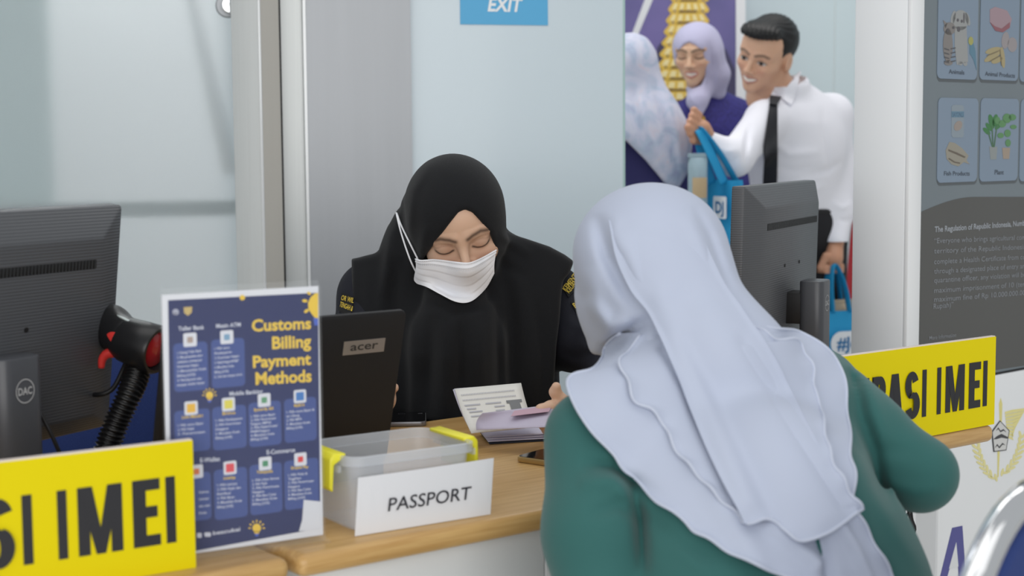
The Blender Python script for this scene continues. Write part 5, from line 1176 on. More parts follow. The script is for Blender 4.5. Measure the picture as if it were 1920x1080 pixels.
# head, hands
CR = head_frame((-0.50, 0.72, -0.50), 0.0); CR = np.stack([-CR[0], CR[1], CR[2]]) if CR[2][2] < 0 else CR
chd = P(1206, 485, 2.06)
w_ = P(1606, 852, 2.16)
hr_ = [([P(1640, 858, 2.10), w_, w_ - UD * 0.06 + V3(0, 0, -0.01)], [0.026, 0.024, 0.026])] + [([w_ - UD * 0.06 + V3(0, 0, k * 0.017 - 0.03), w_ - UD * 0.10 + V3(0, 0, k * 0.018 - 0.034), w_ - UD * 0.13 + V3(0, 0, k * 0.018 - 0.038)], [0.011, 0.0095, 0.0075]) for k in range(4)] + [([w_ - UD * 0.03 + V3(0, 0, 0.02), w_ - UD * 0.06 + V3(0, 0, 0.036), w_ - UD * 0.085 + V3(0, 0, 0.038)], [0.012, 0.0105, 0.008])]
w_ = P(1335, 1295, 1.88)
hl_ = [([P(1300, 1280, 1.85), w_, w_ + V3(0.06, 0.02, 0)], [0.026, 0.024, 0.026])] + [([w_ + V3(0.06, 0.02 + (k - 1.5) * 0.018, 0), w_ + V3(0.10, 0.02 + (k - 1.5) * 0.02, 0), w_ + V3(0.13, 0.02 + (k - 1.5) * 0.02, -0.01)], [0.011, 0.0095, 0.0075]) for k in range(4)] + [([w_ + V3(0.03, 0.03, 0.01), w_ + V3(0.055, 0.05, 0.015), w_ + V3(0.08, 0.052, 0.015)], [0.012, 0.0105, 0.008])]
nb = chd - CR[1] * 0.03 - CR[2] * 0.11
skin_body(lambda Q: head_sdf(to_head(Q, CR, chd, 0.70), ears=False), chd, [([nb, MS, HC + V3(0, 0, 0.1)], [0.045, 0.05, 0.06]), ([MS, LS, P(1122, 1000, 1.78), P(1140, 1150, 1.74), P(1300, 1280, 1.85)], [0.05, 0.035, 0.032, 0.03, 0.024]), ([MS, RS, P(1612, 826, 1.97), P(1724, 889, 1.93), P(1640, 858, 2.10)], [0.05, 0.035, 0.032, 0.026, 0.022])],
          [hr_, hl_], (-0.05, 1.4, 0.45), (0.62, 2.35, 1.25), 0.0045, SK, lambda v: skin_tone(to_head(v, CR, chd, 0.70), SK), SK, ce_)
def f_cleg(Q):
    d = ell(Q, (HC[0], HC[1], 0.565), (0.17, 0.16, 0.08))
    for s in (-1, 1):
        h = HC + UD * 0.085 * s; kx = h + VD * 0.33; d = smin(d, chain(Q, [V3(h[0], h[1], 0.575), V3(kx[0], kx[1], 0.54), V3(kx[0] - VD[0] * 0.05, kx[1] - VD[1] * 0.05, 0.08)], [0.09, 0.07, 0.05], 0.04), 0.03)
    return d
DKT = mat('dark_trousers', (40, 44, 52), 0.85)
# knees stay under the front edge of the counter
_vd = VD.copy()
blob('trousers', f_cleg, (HC[0] - 0.55, HC[1] - 0.25, 0.0), (HC[0] + 0.32, HC[1] + 0.62, 0.66), 0.010, DKT, ce_, 1)
for s in (-1, 1):
    kx = HC + UD * 0.085 * s + VD * 0.30
    blob('shoe', lambda Q: smax(ell(Q @ np.stack([UD, VD, V3(0, 0, 1)]).T, np.stack([UD, VD, V3(0, 0, 1)]) @ V3(kx[0], kx[1], 0.035), (0.045, 0.12, 0.05)), -Q[:, 2], 0.01), (kx[0] - 0.16, kx[1] - 0.16, -0.01), (kx[0] + 0.16, kx[1] + 0.16, 0.11), 0.008, M_black, ce_, 1)
# headscarf: wrap over the head
SCF = mat('pale_blue_crepe', (180, 188, 207), 0.85, bump=0.06, bscale=1200, sheen=0.1)
HEM = mat('pale_blue_hem', (190, 197, 214), 0.8)
cl_ = [([(1118, 400), (1140, 480), (1175, 545), (1222, 592)], 15, -0.015), ([(1160, 430), (1195, 520), (1240, 600)], 22, 0.010), ([(1250, 585), (1195, 612), (1140, 655), (1095, 710)], 13, -0.015), ([(1100, 560), (1140, 610), (1185, 600)], 16, 0.008), ([(1105, 500), (1120, 580), (1150, 620)], 18, 0.005), ([(1300, 385), (1330, 440), (1352, 500), (1372, 545)], 9, -0.006), ([(1285, 400), (1315, 460), (1345, 540)], 14, 0.004),
       ([(1160, 400), (1150, 440), (1165, 480)], 12, 0.003), ([(1225, 600), (1245, 650), (1275, 730)], 14, -0.007), ([(1215, 600), (1240, 700), (1280, 800)], 12, 0.004)]
def f_chd(Q):
    d = chain(Q, [P(1211, 476, 2.04), P(1190, 560, 2.06), P(1182, 640, 2.07)], [0.080, 0.070, 0.052], 0.03)
    d = smin(d, ell(Q, P(1212, 474, 2.03), (0.091, 0.112, 0.079)), 0.02)
    d = smin(d, chain(Q, [P(1236, 484, 2.00), P(1272, 580, 1.97), P(1340, 690, 1.94), P(1390, 790, 1.93)], [0.076, 0.074, 0.085, 0.085], 0.03), 0.05)
    return d
def f_cbase(Q):
    d = smin(f_chd(Q), cap(Q, LS + UD * 0.02, RS - UD * 0.02, 0.083), 0.06)
    return smin(d, f_cj(Q) - 0.002, 0.02)
yoke_poly = [(1040, 300), (1520, 300), (1510, 640), (1540, 690), (1490, 790), (1230, 790), (1130, 760), (1080, 726), (1072, 708), (1112, 676), (1060, 600)]
def f_cwrap(Q):
    yoke = smax(smin(f_chd(Q), cap(Q, LS + UD * 0.02, RS - UD * 0.02, 0.083), 0.06), px_poly(Q, yoke_poly), 0.012)
    return smin(f_chd(Q), yoke, 0.015) - folds(Q, cl_)
blob('headscarf', f_cwrap, (-0.02, 1.72, 0.80), (0.48, 2.3, 1.28), 0.0036, SCF, ce_, 2)
def cape_sheet(name, Lc, Rc, off, nt, ns, lines, bulge=None, ruff=0.004, thick=0.0018, seed=0, hem_sides=(1, 1, 1), sink=0.24, top=0.006):
    G = patch_px(Lc, Rc, nt, ns)
    if bulge is not None:
        bx = crom(bulge, ns); w = np.clip((np.linspace(0, 1, nt) - 0.55) / 0.45, 0, 1)[:, None, None] ** 1.5; G = G + w * (bx[None] - G[-1][None])
    # ragged, softly waving hem
    s = np.linspace(0, 1, ns)[None]; t = np.linspace(0, 1, nt)[:, None]
    x, y = G[..., 0], G[..., 1]; wv = np.zeros((nt, ns))
    for pts, wd_, amp in lines: wv += amp * np.exp(-(line_d(x, y, pts) / wd_) ** 2)
    edge = np.exp(-(s / 0.05) ** 2) * np.sin(t * 46 + seed) + np.exp(-((1 - s) / 0.05) ** 2) * np.sin(t * 50 + 1 + seed) + np.exp(-((1 - t) / 0.04) ** 2) * np.sin(s * 30 + seed)
    wv += ruff * 0.5 * edge + 0.002 * (np.exp(-(s / 0.03) ** 2) + np.exp(-((1 - s) / 0.03) ** 2))
    wv -= (off + top) * np.clip(1 - t / sink, 0, 1) ** 2
    o, q = drape(name, f_cbase, G, off, thick, SCF, ce_, 1.35, 2.35, wave=wv, sm=3)
    rim = []
    if hem_sides[0]: rim += [q[i, 0] for i in range(nt)]
    if hem_sides[2]: rim += [q[-1, j] for j in range(1, ns)]
    if hem_sides[1]: rim += [q[i, -1] for i in range(nt - 2, -1, -1)]
    MB().tube(np.array(rim) - np.array(ce_.location), 0.0022, 7).build('rolled_hem', HEM, o, smooth=True)
    return o
def wavy(pts, n, amp, freq, ph=0.0):
    p = crom(pts, n); d = np.gradient(p, axis=0); d /= np.linalg.norm(d, axis=1, keepdims=True); k = np.linspace(0, 1, n)
    a = amp * (np.sin(k * freq + ph) + 0.6 * np.sin(k * freq * 0.53 + 2 * ph)); return p + np.stack([-d[:, 1], d[:, 0]], 1) * a[:, None]
LA = wavy([(1150, 628), (1112, 682), (1062, 716), (1084, 764), (1102, 802), (1132, 832), (1162, 868), (1193, 890), (1203, 914), (1238, 946), (1290, 978), (1303, 998), (1345, 1022), (1395, 1052), (1450, 1075), (1525, 1100)], 90, 2.2, 60)
RA = wavy([(1395, 575), (1440, 612), (1498, 622), (1545, 652), (1578, 700), (1586, 760), (1591, 805), (1590, 850), (1602, 885), (1600, 950), (1640, 1022), (1675, 1084), (1690, 1112)], 90, 2.2, 52, 1.0)
cape_sheet('headscarf_layer', LA, RA, 0.006, 110, 70, [([(1190, 700), (1330, 900), (1420, 1060)], 26, 0.006), ([(1240, 690), (1400, 920), (1520, 1060)], 22, -0.004), ([(1560, 960), (1600, 1030), (1625, 1085)], 12, 0.010), ([(1525, 960), (1545, 1030), (1560, 1090)], 12, -0.010), ([(1450, 985), (1530, 1060)], 18, 0.012)], seed=0.3)
LB_ = wavy([(1190, 622), (1160, 674), (1174, 706), (1190, 750), (1232, 780), (1252, 812), (1278, 858), (1310, 892), (1352, 934), (1384, 962), (1392, 976)], 80, 2.0, 44, 0.5)
RB_ = wavy([(1405, 590), (1450, 630), (1496, 642), (1520, 690), (1529, 740), (1541, 782), (1544, 830), (1562, 885), (1582, 925), (1603, 950), (1607, 958)], 80, 2.0, 40, 2.0)
cape_sheet('headscarf_layer', LB_, RB_, 0.012, 90, 60, [([(1240, 640), (1290, 730), (1345, 860), (1390, 965)], 11, -0.008), ([(1262, 640), (1320, 760), (1400, 940)], 20, 0.010), ([(1380, 660), (1480, 800), (1590, 940)], 40, 0.010), ([(1300, 640), (1420, 820), (1500, 980)], 34, 0.004)],
           bulge=[(1392, 980), (1412, 978), (1436, 969), (1458, 976), (1474, 994), (1500, 1014), (1545, 1002), (1585, 976), (1607, 958)], seed=1.7)

# the long tail that falls from the head over both layers
LC = crom([(1128, 400), (1148, 480), (1180, 545), (1219, 592), (1262, 690), (1302, 790), (1345, 885), (1388, 965), (1396, 982)], 80)
RC = crom([(1335, 440), (1362, 520), (1402, 590), (1440, 650), (1480, 730), (1525, 820), (1575, 912), (1603, 952), (1607, 960)], 80)
cape_sheet('headscarf_tail', LC, RC, 0.019, 100, 56, [([(1240, 560), (1300, 700), (1400, 940)], 26, 0.006), ([(1330, 600), (1440, 800), (1540, 970)], 46, 0.007), ([(1290, 640), (1390, 840), (1460, 985)], 18, -0.004), ([(1395, 640), (1490, 800), (1580, 945)], 16, -0.003)],
           bulge=[(1396, 984), (1414, 980), (1436, 971), (1458, 977), (1474, 995), (1500, 1015), (1545, 1003), (1585, 977), (1607, 960)], ruff=0.0008, seed=1.7, hem_sides=(0, 0, 1), sink=0.55, top=-0.0015)

# ---------------- man in white shirt
me_ = empty('person', (1.0, 5.25, 0.0)); tag(me_, 'smiling man in white shirt and black tie holding blue tote bags', 'person')
MR = head_frame((-0.60, -0.74, -0.27), math.radians(-7)); meye = P(1412, 113, 5.13); mc = meye - MR[1] * 0.084 + MR[2] * 0.005; MSC = 1.05
MSK_ = (216, 172, 144)
def f_mh(Q):
    L = to_head(Q, MR, mc, MSC); d = under_scarf(L, head_sdf(L, smile=1.0, nose=1.0), (0, -0.026, 0.036), (0.083, 0.100, 0.084), 0.025) * MSC
    return smin(d, cap(Q, mc - MR[2] * 0.06 - MR[1] * 0.03, P(1490, 215, 5.235), 0.052, 0.055), 0.03)
# hand at the left gripping tote straps, hand at the right hanging
def grip(w, pa, fdir, across, palm_out, s=1.0):
    """fist around straps: w wrist, pa palm centre, fdir finger direction, across knuckle line, palm_out away from palm"""
    out = [([w, pa], [0.027 * s, 0.030 * s])]
    for k in range(4):
        b = pa + across * (k - 1.5) * 0.021 * s + fdir * 0.030 * s
        out.append(([b, b + fdir * 0.028 * s, b + fdir * 0.034 * s - palm_out * 0.026 * s, b + fdir * 0.010 * s - palm_out * 0.036 * s], [0.0118 * s, 0.0112 * s, 0.0100 * s, 0.0085 * s]))
    b = pa - across * 0.036 * s; out.append(([b - fdir * 0.01, b - across * 0.012 * s + fdir * 0.028 * s - palm_out * 0.012 * s, b + across * 0.012 * s + fdir * 0.045 * s - palm_out * 0.03 * s], [0.0140 * s, 0.0120 * s, 0.0095 * s]))
    return out
wl, pl1 = P(1328, 262, 4.96), P(1316, 242, 4.93)
hands_m = [grip(wl, pl1, V3(-0.65, -0.5, 0.55) / 0.99, V3(0.3, 0.35, 0.75) / 0.88, V3(-0.4, -0.2, 0.9))]
wr, pr1 = P(1566, 455, 5.20), P(1564, 484, 5.17)
hands_m.append(grip(wr, pr1, V3(-0.05, -0.12, -0.98), V3(0.85, 0.5, 0.05), V3(0.5, -0.85, 0)))
nbm = P(1490, 240, 5.25)
skin_body(f_mh, mc, [([P(1490, 222, 5.24), nbm, P(1492, 380, 5.28)], [0.052, 0.055, 0.06]), ([nbm, P(1555, 222, 5.33), P(1580, 320, 5.32), P(1572, 400, 5.25), P(1567, 452, 5.20), wr], [0.05, 0.04, 0.03, 0.026, 0.024, 0.024]), ([nbm, P(1438, 232, 5.12), P(1378, 296, 4.98), P(1332, 268, 4.955), wl], [0.05, 0.04, 0.03, 0.026, 0.024])],
          hands_m, (0.52, 4.80, 0.78), (1.30, 5.50, 1.72), 0.003, MSK_, lambda v: skin_tone(to_head(v, MR, mc, MSC), MSK_, closed=False, teeth=True, smile=1.0, lip=(170, 104, 96)), (196, 146, 118), me_)
# hair
def f_hair(Q):
    L = to_head(Q, MR, mc, MSC)
    d = ell(L, (0, -0.026, 0.036), (0.083, 0.100, 0.084))
    d = smin(d, ell(L, (0.0, 0.050, 0.088), (0.062, 0.042, 0.025)), 0.03)
    d = smin(d, ell(L, (-0.02, 0.075, 0.080), (0.045, 0.028, 0.020)), 0.02)
    face = smax(-(L[:, 1] - (0.030 - 0.10 * np.clip(np.abs(L[:, 0]) - 0.05, 0, 1))), L[:, 2] - (0.066 + 0.03 * np.abs(L[:, 0])), 0.012)
    d = smax(d, -face, 0.010)
    d = smax(d, -(L[:, 2] + 0.045), 0.012)
    d = smax(d, -(0.03 - np.abs(L[:, 1] + 0.010)) if False else -ell(np.stack([np.abs(L[:, 0]), L[:, 1], L[:, 2]], 1), (0.088, -0.004, -0.018), (0.03, 0.034, 0.042)), 0.008)
    d = d - 0.0013 * np.sin(L[:, 0] * 420 + 5 * np.sin(L[:, 1] * 40)) * (L[:, 2] > 0.06)
    return d * MSC
blob('hair', f_hair, mc - 0.18, mc + 0.2, 0.0036, mat('black_hair', (12, 12, 14), 0.45, bump=0.3, bscale=400, stretch=(1, 1, 0.2)), me_, 1)
SHIRT = mat('white_cotton', (238, 238, 246), 0.8, bump=0.12, bscale=300)
ms_f = [([(1440, 260), (1480, 290), (1540, 285)], 7, 0.006), ([(1500, 330), (1550, 320), (1580, 300)], 6, -0.008), ([(1405, 230), (1400, 270), (1395, 310)], 5, -0.012), ([(1540, 200), (1545, 260), (1555, 330)], 6, -0.005), ([(1480, 340), (1530, 355), (1550, 345)], 6, 0.006), ([(1330, 270), (1360, 285), (1385, 280)], 6, 0.006), ([(1345, 300), (1370, 305), (1390, 290)], 5, -0.006),
        ([(1560, 380), (1580, 390), (1600, 380)], 5, 0.005), ([(1570, 410), (1585, 415), (1598, 408)], 4, -0.005), ([(1440, 310), (1490, 320), (1540, 310)], 6, -0.005)]
def f_ms(Q):
    d = ell(Q, P(1492, 276, 5.25), (0.172, 0.125, 0.20))
    d = smin(d, ell(Q, P(1492, 370, 5.28), (0.150, 0.115, 0.16)), 0.06)
    d = smin(d, cap(Q, P(1438, 226, 5.14), P(1560, 214, 5.34), 0.068), 0.05)
    d = smin(d, cap(Q, P(1492, 190, 5.25), P(1490, 230, 5.25), 0.062, 0.10), 0.05)
    d = smin(d, chain(Q, [P(1556, 222, 5.32), P(1578, 320, 5.32), P(1572, 400, 5.25), P(1567, 452, 5.20)], [0.066, 0.052, 0.046, 0.040], 0.03), 0.05)
    d = smin(d, chain(Q, [P(1432, 230, 5.12), P(1378, 296, 4.98), P(1332, 268, 4.955)], [0.066, 0.056, 0.036], 0.03), 0.03)
    d = smax(d, -cap(Q, P(1484, 185, 5.22), P(1478, 120, 5.18), 0.046, 0.050), 0.012)
    n0, n1, n2 = P(1494, 222, 5.245), P(1482, 168, 5.215), P(1472, 120, 5.19)
    st_ = smax(cap(Q, n0, n1, 0.078, 0.068), -cap(Q, n0, n2, 0.056, 0.057), 0.004)
    return smin(d, st_, 0.012) - folds(Q, ms_f)
blob('shirt', f_ms, (0.55, 4.82, 0.88), (1.35, 5.55, 1.52), 0.006, SHIRT, me_, 2)
for nm, Lp, Rp in (('collar', [(1500, 134), (1496, 160), (1489, 186)], [(1462, 178), (1470, 186), (1484, 196)]), ('collar', [(1448, 172), (1444, 182), (1441, 196)], [(1455, 176), (1452, 184), (1446, 190)])):
    drape(nm, lambda Q: smin(f_ms(Q), f_mh(Q) - 0.004, 0.02), patch_px(Lp, Rp, 14, 10), 0.008, 0.004, SHIRT, me_, 4.4, 5.6)
TIE = mat('black_tie', (26, 27, 34), 0.6)
drape('tie', f_ms, patch_px([(1443, 192), (1439, 230), (1434, 280), (1430, 350), (1432, 385)], [(1458, 194), (1458, 230), (1458, 280), (1456, 350), (1450, 385)], 24, 6), 0.010, 0.005, TIE, me_, 4.4, 5.6)
drape('tie_knot', f_ms, patch_px([(1444, 178), (1443, 186), (1445, 194)], [(1465, 181), (1463, 188), (1456, 196)], 8, 8), 0.016, 0.012, TIE, me_, 4.4, 5.6)
BLK = mat('black_trousers', (26, 26, 30), 0.8, bump=0.15, bscale=300)
def f_mt(Q):
    h = P(1492, 400, 5.28)
    d = ell(Q, (h[0], h[1], 0.93), (0.165, 0.125, 0.15))
    for s in (-1, 1): d = smin(d, chain(Q, [V3(h[0] + s * 0.085, 5.28, 0.88), V3(h[0] + s * 0.10, 5.27, 0.48), V3(h[0] + s * 0.11, 5.30, 0.07)], [0.092, 0.068, 0.055], 0.03), 0.03)
    return smax(d, Q[:, 2] - 1.005, 0.004)
hx = P(1492, 400, 5.28)[0]
blob('trousers', f_mt, (hx - 0.25, 5.05, 0.0), (hx + 0.25, 5.5, 1.03), 0.009, BLK, me_, 1)
b = MB(); b.tube([(hx + 0.146 * math.cos(a) - 1.0, 5.28 + 0.106 * math.sin(a) - 5.25, 0.985) for a in np.linspace(0, 2 * PI, 40, endpoint=False)], 0.013, 8, closed=True); b.build('belt', M_black, me_, smooth=True)
for s in (-1, 1): blob('shoe', lambda Q: smax(ell(Q, (hx + s * 0.11, 5.24, 0.04), (0.048, 0.14, 0.055)), -Q[:, 2], 0.01), (hx + s * .11 - .08, 5.08, -0.01), (hx + s * .11 + .08, 5.42, 0.12), 0.008, M_black, me_, 1)

# ---------------- woman with lavender headscarf
we = empty('person', (0.66, 5.62, 0.0)); tag(we, 'smiling woman in plain lavender headscarf and navy lace blouse beside the man', 'person')
WR = head_frame((-0.36, -0.87, -0.24), math.radians(5)); weye = P(1294, 107, 5.46); wc = weye - WR[1] * 0.084 + WR[2] * 0.005
WSK = (224, 184, 154)
def f_whd(Q): L = to_head(Q, WR, wc, 0.98); return under_scarf(L, head_sdf(L, smile=0.6, ears=False), (0, -0.012, 0.016), (0.088, 0.108, 0.086))
v, f = sdf_mesh(f_whd, wc - 0.17, wc + 0.16, 0.0028); v = smoothed(v, f, 1)
body_parts('body', [(v, f, skin_tone(to_head(v, WR, wc, 0.98), WSK, closed=True, teeth=True, smile=0.6, lip=(200, 104, 98)))], M_skin, we)
LAV = mat('lavender_scarf', (188, 186, 214), 0.75, bump=0.05, bscale=500)
wopen = [(1283, 84), (1270, 100), (1268, 125), (1274, 146), (1284, 160), (1298, 166), (1314, 160), (1322, 142), (1323, 120), (1318, 100), (1304, 85), (1292, 80)]
wl_f = [([(1330, 75), (1335, 120), (1325, 165)], 4, -0.006), ([(1345, 90), (1350, 130), (1340, 180)], 4, 0.005), ([(1322, 100), (1330, 140), (1318, 172)], 4, 0.004), ([(1290, 175), (1300, 190), (1310, 205)], 4, 0.004)]
def f_wh(Q):
    L = to_head(Q, WR, wc, 0.98); d = ell(L, (0, -0.012, 0.016), (0.088, 0.108, 0.086))
    d = smin(d, ell(L, (0, 0.012, -0.050), (0.074, 0.076, 0.082)), 0.03)
    d = smin(d, chain(Q, [P(1330, 100, 5.52), P(1344, 140, 5.54), P(1346, 172, 5.56)], [0.05, 0.045, 0.03], 0.02), 0.03)
    d = smin(d, chain(Q, [P(1312, 172, 5.52), P(1308, 190, 5.48), P(1312, 208, 5.46)], [0.046, 0.036, 0.016], 0.02), 0.03) - folds(Q, wl_f)
    return smax(d, -smax(px_poly(Q, wopen), 0.0 - L[:, 1], 0.004), 0.007)
blob('headscarf', f_wh, wc - V3(0.17, 0.22, 0.26), wc + V3(0.2, 0.2, 0.18), 0.0045, LAV, we, 2)
LACE = mat('navy_lace', (54, 50, 124), 0.7, var=0.4, vscale=110, bump=0.4, bscale=160)
def f_wb(Q):
    d = ell(Q, P(1330, 300, 5.62), (0.165, 0.115, 0.26)); d = smin(d, cap(Q, P(1288, 222, 5.56), P(1378, 216, 5.66), 0.062), 0.05)
    d = smin(d, cap(Q, P(1322, 195, 5.60), P(1324, 240, 5.60), 0.05, 0.09), 0.04)
    d = smin(d, chain(Q, [P(1384, 224, 5.66), P(1404, 320, 5.66), P(1392, 400, 5.54)], [0.060, 0.05, 0.04], 0.03), 0.03)
    d = smin(d, chain(Q, [P(1284, 226, 5.56), P(1268, 320, 5.56), P(1290, 395, 5.46)], [0.060, 0.05, 0.04], 0.03), 0.03)
    x = P(1335, 300, 5.62)[0]
    return smin(d, chain(Q, [V3(x, 5.62, 1.0), V3(x, 5.62, 0.6), V3(x, 5.62, 0.06)], [0.15, 0.18, 0.20], 0.03), 0.06)
blob('lace_dress', f_wb, (0.35, 5.3, -0.02), (1.0, 5.92, 1.52), 0.008, LACE, we, 1)

bq_ = cast(f_wb, np.array([(1318, 218), (1320, 234)]), 4.8, 6.0, 0.012)
MB().tube(bq_ - np.array(we.location), [0.006, 0.009], 10).build('brooch', mat('brooch_gold', (214, 170, 60), 0.35, 0.4), we, smooth=True)
# ---------------- woman in the printed headscarf, back turned
te_ = empty('person', (0.42, 5.1, 0.0)); tag(te_, 'person with back turned in a floral printed headscarf beside the glass edge', 'person')
def floral():
    m = mat('floral_scarf', (196, 196, 218), 0.75); nt = m.node_tree; N = nt.nodes; L = nt.links
    tc = N.new('ShaderNodeTexCoord'); nz = N.new('ShaderNodeTexNoise'); nz.inputs['Scale'].default_value = 13; nz.inputs['Detail'].default_value = 4; nz.inputs['Distortion'].default_value = 1.5
    rp = N.new('ShaderNodeValToRGB'); e = rp.color_ramp.elements; e[0].position = 0.30; e[0].color = lin((170, 174, 202)) + (1,); e[1].position = 0.62; e[1].color = lin((204, 206, 222)) + (1,)
    for p_, c_ in ((0.40, (180, 192, 212)), (0.50, (196, 198, 218)), (0.72, (212, 196, 210)), (0.80, (206, 206, 222))): x = e.new(p_); x.color = lin(c_) + (1,)
    L.new(tc.outputs['Object'], nz.inputs['Vector']); L.new(nz.outputs['Fac'], rp.inputs[0]); L.new(rp.outputs[0], N['Principled BSDF'].inputs['Base Color']); return m
tpoly = [(1130, 300), (1130, 60), (1190, 58), (1215, 68), (1232, 96), (1240, 132), (1252, 165), (1272, 195), (1290, 230), (1298, 270), (1292, 320), (1276, 360), (1250, 348), (1210, 300), (1172, 262)]
tfl = [([(1200, 180), (1215, 250), (1240, 310)], 6, 0.008), ([(1225, 150), (1245, 230), (1270, 320)], 6, -0.010), ([(1185, 160), (1195, 220), (1215, 280)], 6, -0.008), ([(1250, 190), (1270, 250), (1278, 320)], 6, 0.008)]
def f_th(Q):
    d = ell(Q, P(1184, 128, 5.08), (0.098, 0.118, 0.120)); d = smin(d, ell(Q, P(1196, 270, 5.06), (0.20, 0.16, 0.22)), 0.06)
    return smax(d - folds(Q, tfl), px_poly(Q, tpoly), 0.02)
blob('headscarf', f_th, (0.12, 4.85, 0.95), (0.68, 5.3, 1.62), 0.005, floral(), te_, 2)
NAVY = mat('navy_blouse', (46, 44, 96), 0.75, bump=0.1, bscale=300)
def f_tb(Q):
    d = ell(Q, P(1192, 330, 5.10), (0.175, 0.13, 0.28)); x = P(1192, 330, 5.1)[0]
    d = smin(d, chain(Q, [P(1262, 255, 5.1), P(1276, 330, 5.06), P(1290, 400, 5.0)], [0.055, 0.05, 0.04], 0.03), 0.03)
    return smin(d, chain(Q, [V3(x, 5.12, 1.0), V3(x, 5.12, 0.6), V3(x, 5.12, 0.06)], [0.14, 0.17, 0.19], 0.03), 0.06)
blob('blouse', f_tb, (0.12, 4.82, -0.02), (0.72, 5.4, 1.32), 0.008, NAVY, te_, 1)
thd = P(1184, 128, 5.10); TR = head_frame((0.1, 0.98, -0.1), 0.0)
v, f = sdf_mesh(lambda Q: head_sdf(to_head(Q, TR, thd, 0.9), ears=False), thd - 0.15, thd + 0.15, 0.006); body_parts('body', [(v, f, skin_tone(to_head(v, TR, thd, 0.9), WSK))], M_skin, te_)

# ---------------- tote bags
M_tote = mat('tote_blue', (34, 150, 202), 0.7, bump=0.15, bscale=500); M_tw = mat('tote_white', (222, 226, 232), 0.6); M_ti = mat('tote_ink', (48, 110, 160), 0.6)
def tote(name, label, o, ex, W, D, H, top, strap_top, prints, strap=0.016, skew=0.0):
    """o: bottom centre of the near face; ex along the face; strap_top: world point in the hand"""
    pl = PL(o, ex); e = empty(name, o, pl.rot()); tag(e, label, 'bag', 'blue tote bags')
    b = MB(); n = 10; m = 8
    def face(s, t, side): 
        bulge = 0.012 * math.sin(PI * s) * math.sin(PI * min(t * 1.2, 1)); w = W * (1 - 0.05 * t)
        x = (s - 0.5) * w + skew * t; return V3(x, (D / 2) * (1 - t * 0.5) * (-1 if side == 0 else 1) - bulge * (1 if side == 0 else -1) + D / 2, t * H)
    for sd in (0, 1):
        G = np.array([[face(i / n, j / m, sd) for i in range(n + 1)] for j in range(m + 1)]); b.grid(G)
    for s in (0, 1):
        G = np.array([[face(s, j / m, 0) * (1 - k / 3) + face(s, j / m, 1) * (k / 3) for k in range(4)] for j in range(m + 1)]); G[:, 1:3, 0] += 0.012 * (1 if s == 0 else -1); b.grid(G)
    G = np.array([[face(i / n, 0, 0) * (1 - k) + face(i / n, 0, 1) * k for i in range(n + 1)] for k in (0, 1)]); b.grid(G)
    b.build('bag_body', M_tote, e, smooth=True, angle=0.9)
    st_ = np.asarray(strap_top, float) - np.asarray(o); st_ = V3(st_ @ pl.x, st_ @ -pl.n, st_[2])
    for sd in (0, 1):
        a0, a1 = face(0.27, 0.97, sd), face(0.73, 0.97, sd); yo = V3(0, -0.006 if sd == 0 else 0.006, 0)
        path = crom([a0 + yo, a0 * 0.45 + st_ * 0.55 + yo * 1.5 + V3(-0.012, 0, 0), st_ + V3(-0.008, 0, 0) + yo, st_ + V3(0.008, 0, 0) + yo, a1 * 0.45 + st_ * 0.55 + yo * 1.5 + V3(0.012, 0, 0), a1 + yo], 40)
        MB().tube(path, strap, 8, flat=0.12).build('strap', M_tote, e, smooth=True)
    for kind, x0, z0, x1, z1, tx in prints:
        poly = rrect(x0, z0, x1, z1, min(x1 - x0, z1 - z0) * (0.49 if kind == 'oval' else 0.1))
        b = MB(); b.prism(poly, 0.0135, 0.0145, pl.loc); pr = b.build('print', M_tw, e)
        if tx: letters(MB(), textfit(tx, x0 + (x1 - x0) * 0.18, z0 + (z1 - z0) * 0.25, (x1 - x0) * 0.64, (z1 - z0) * 0.5, bold=0.03), lambda x, y, z: pl.loc(x, y, z), 0.0150).build('lettering', M_ti, e)
    return e, pl
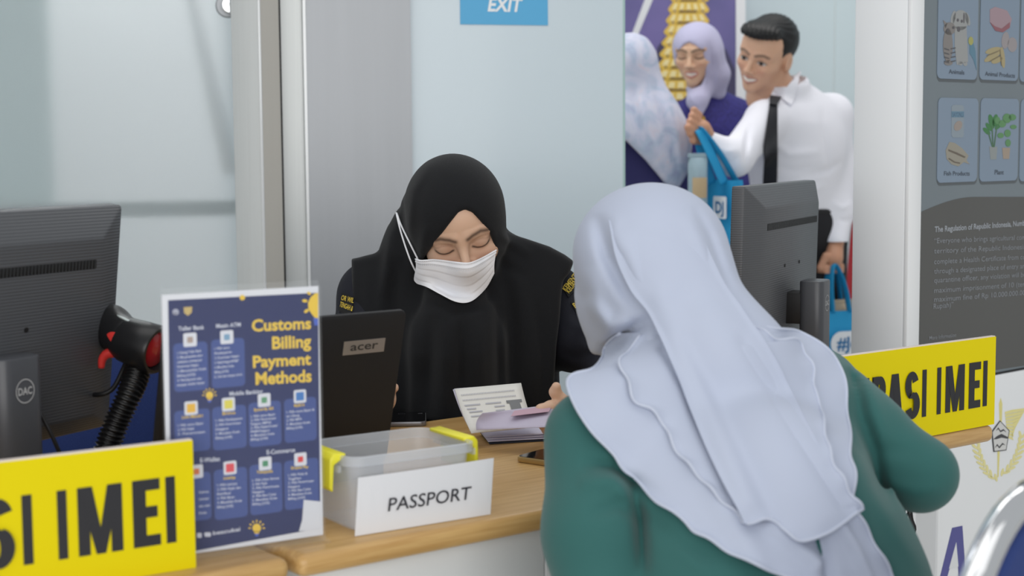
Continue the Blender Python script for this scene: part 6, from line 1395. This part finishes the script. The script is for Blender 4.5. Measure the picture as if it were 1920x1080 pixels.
gp_ = P(1314, 248, 4.90)
ob = P(1350, 560, 4.88); 
t1_, p1_ = tote('tote_bag', 'blue tote bag held out in the hand between the two women and client', ob, V3(0.42, -0.90, 0), 0.16, 0.07, 0.375, None, gp_, [('r', -0.02, 0.255, 0.055, 0.325, 'DJ'), ('r', 0.0, 0.17, 0.045, 0.20, None), ('r', -0.015, 0.08, 0.06, 0.14, 'BC')], strap=0.017, skew=-0.03)
ob2 = P(1580, 690, 5.12)
t2_, p2_ = tote('tote_bag', 'blue tote bag hanging from the hand beside the white kiosk', ob2, V3(0.94, 0.34, 0), 0.15, 0.08, 0.19, None, P(1563, 500, 5.15), [('oval', -0.055, 0.045, 0.07, 0.125, '#Je')], strap=0.017)
# snack packs in the bags
def pack(label, o, ex, w, h, d, m1, m2):
    e = empty('snack_pack', o, frame_z(ex[0], ex[1])); tag(e, label, 'snack pack', 'snack packs in the tote bags')
    n = 8; G = np.zeros((n + 1, n + 1, 3)); H2 = G.copy()
    for i in range(n + 1):
        for j in range(n + 1):
            s, t = j / n, i / n; bl_ = d * (math.sin(PI * s) * math.sin(PI * t)) ** 0.5; G[i, j] = ((s - 0.5) * w, -bl_, t * h); H2[i, j] = ((s - 0.5) * w, bl_, t * h)
    b = MB(); b.grid(G); b.grid(H2); b.build('pouch', m1, e, smooth=True)
    MB().grid(G[2:6, 1:8] + V3(0, -0.002, 0)).build('label_band', m2, e, smooth=True)
    b = MB(); b.box((-w / 2, -0.002, h), (w / 2, 0.002, h + 0.012)); b.build('seal', m1, e)
pack('clear snack pack with beige contents beside the held out tote', P(1308, 396, 4.87), V3(1, 0.2, 0), 0.064, 0.17, 0.03, mat('pouch_clear', (176, 200, 210), 0.2, alpha=0.7), mat('snack_beige', (196, 172, 136), 0.6))
pack('beige snack pack poking out of the lower tote bag', P(1577, 640, 5.17), V3(1, 0.3, 0), 0.085, 0.13, 0.014, mat('pouch_beige', (190, 174, 150), 0.5), mat('pouch_band', (196, 182, 160), 0.5))
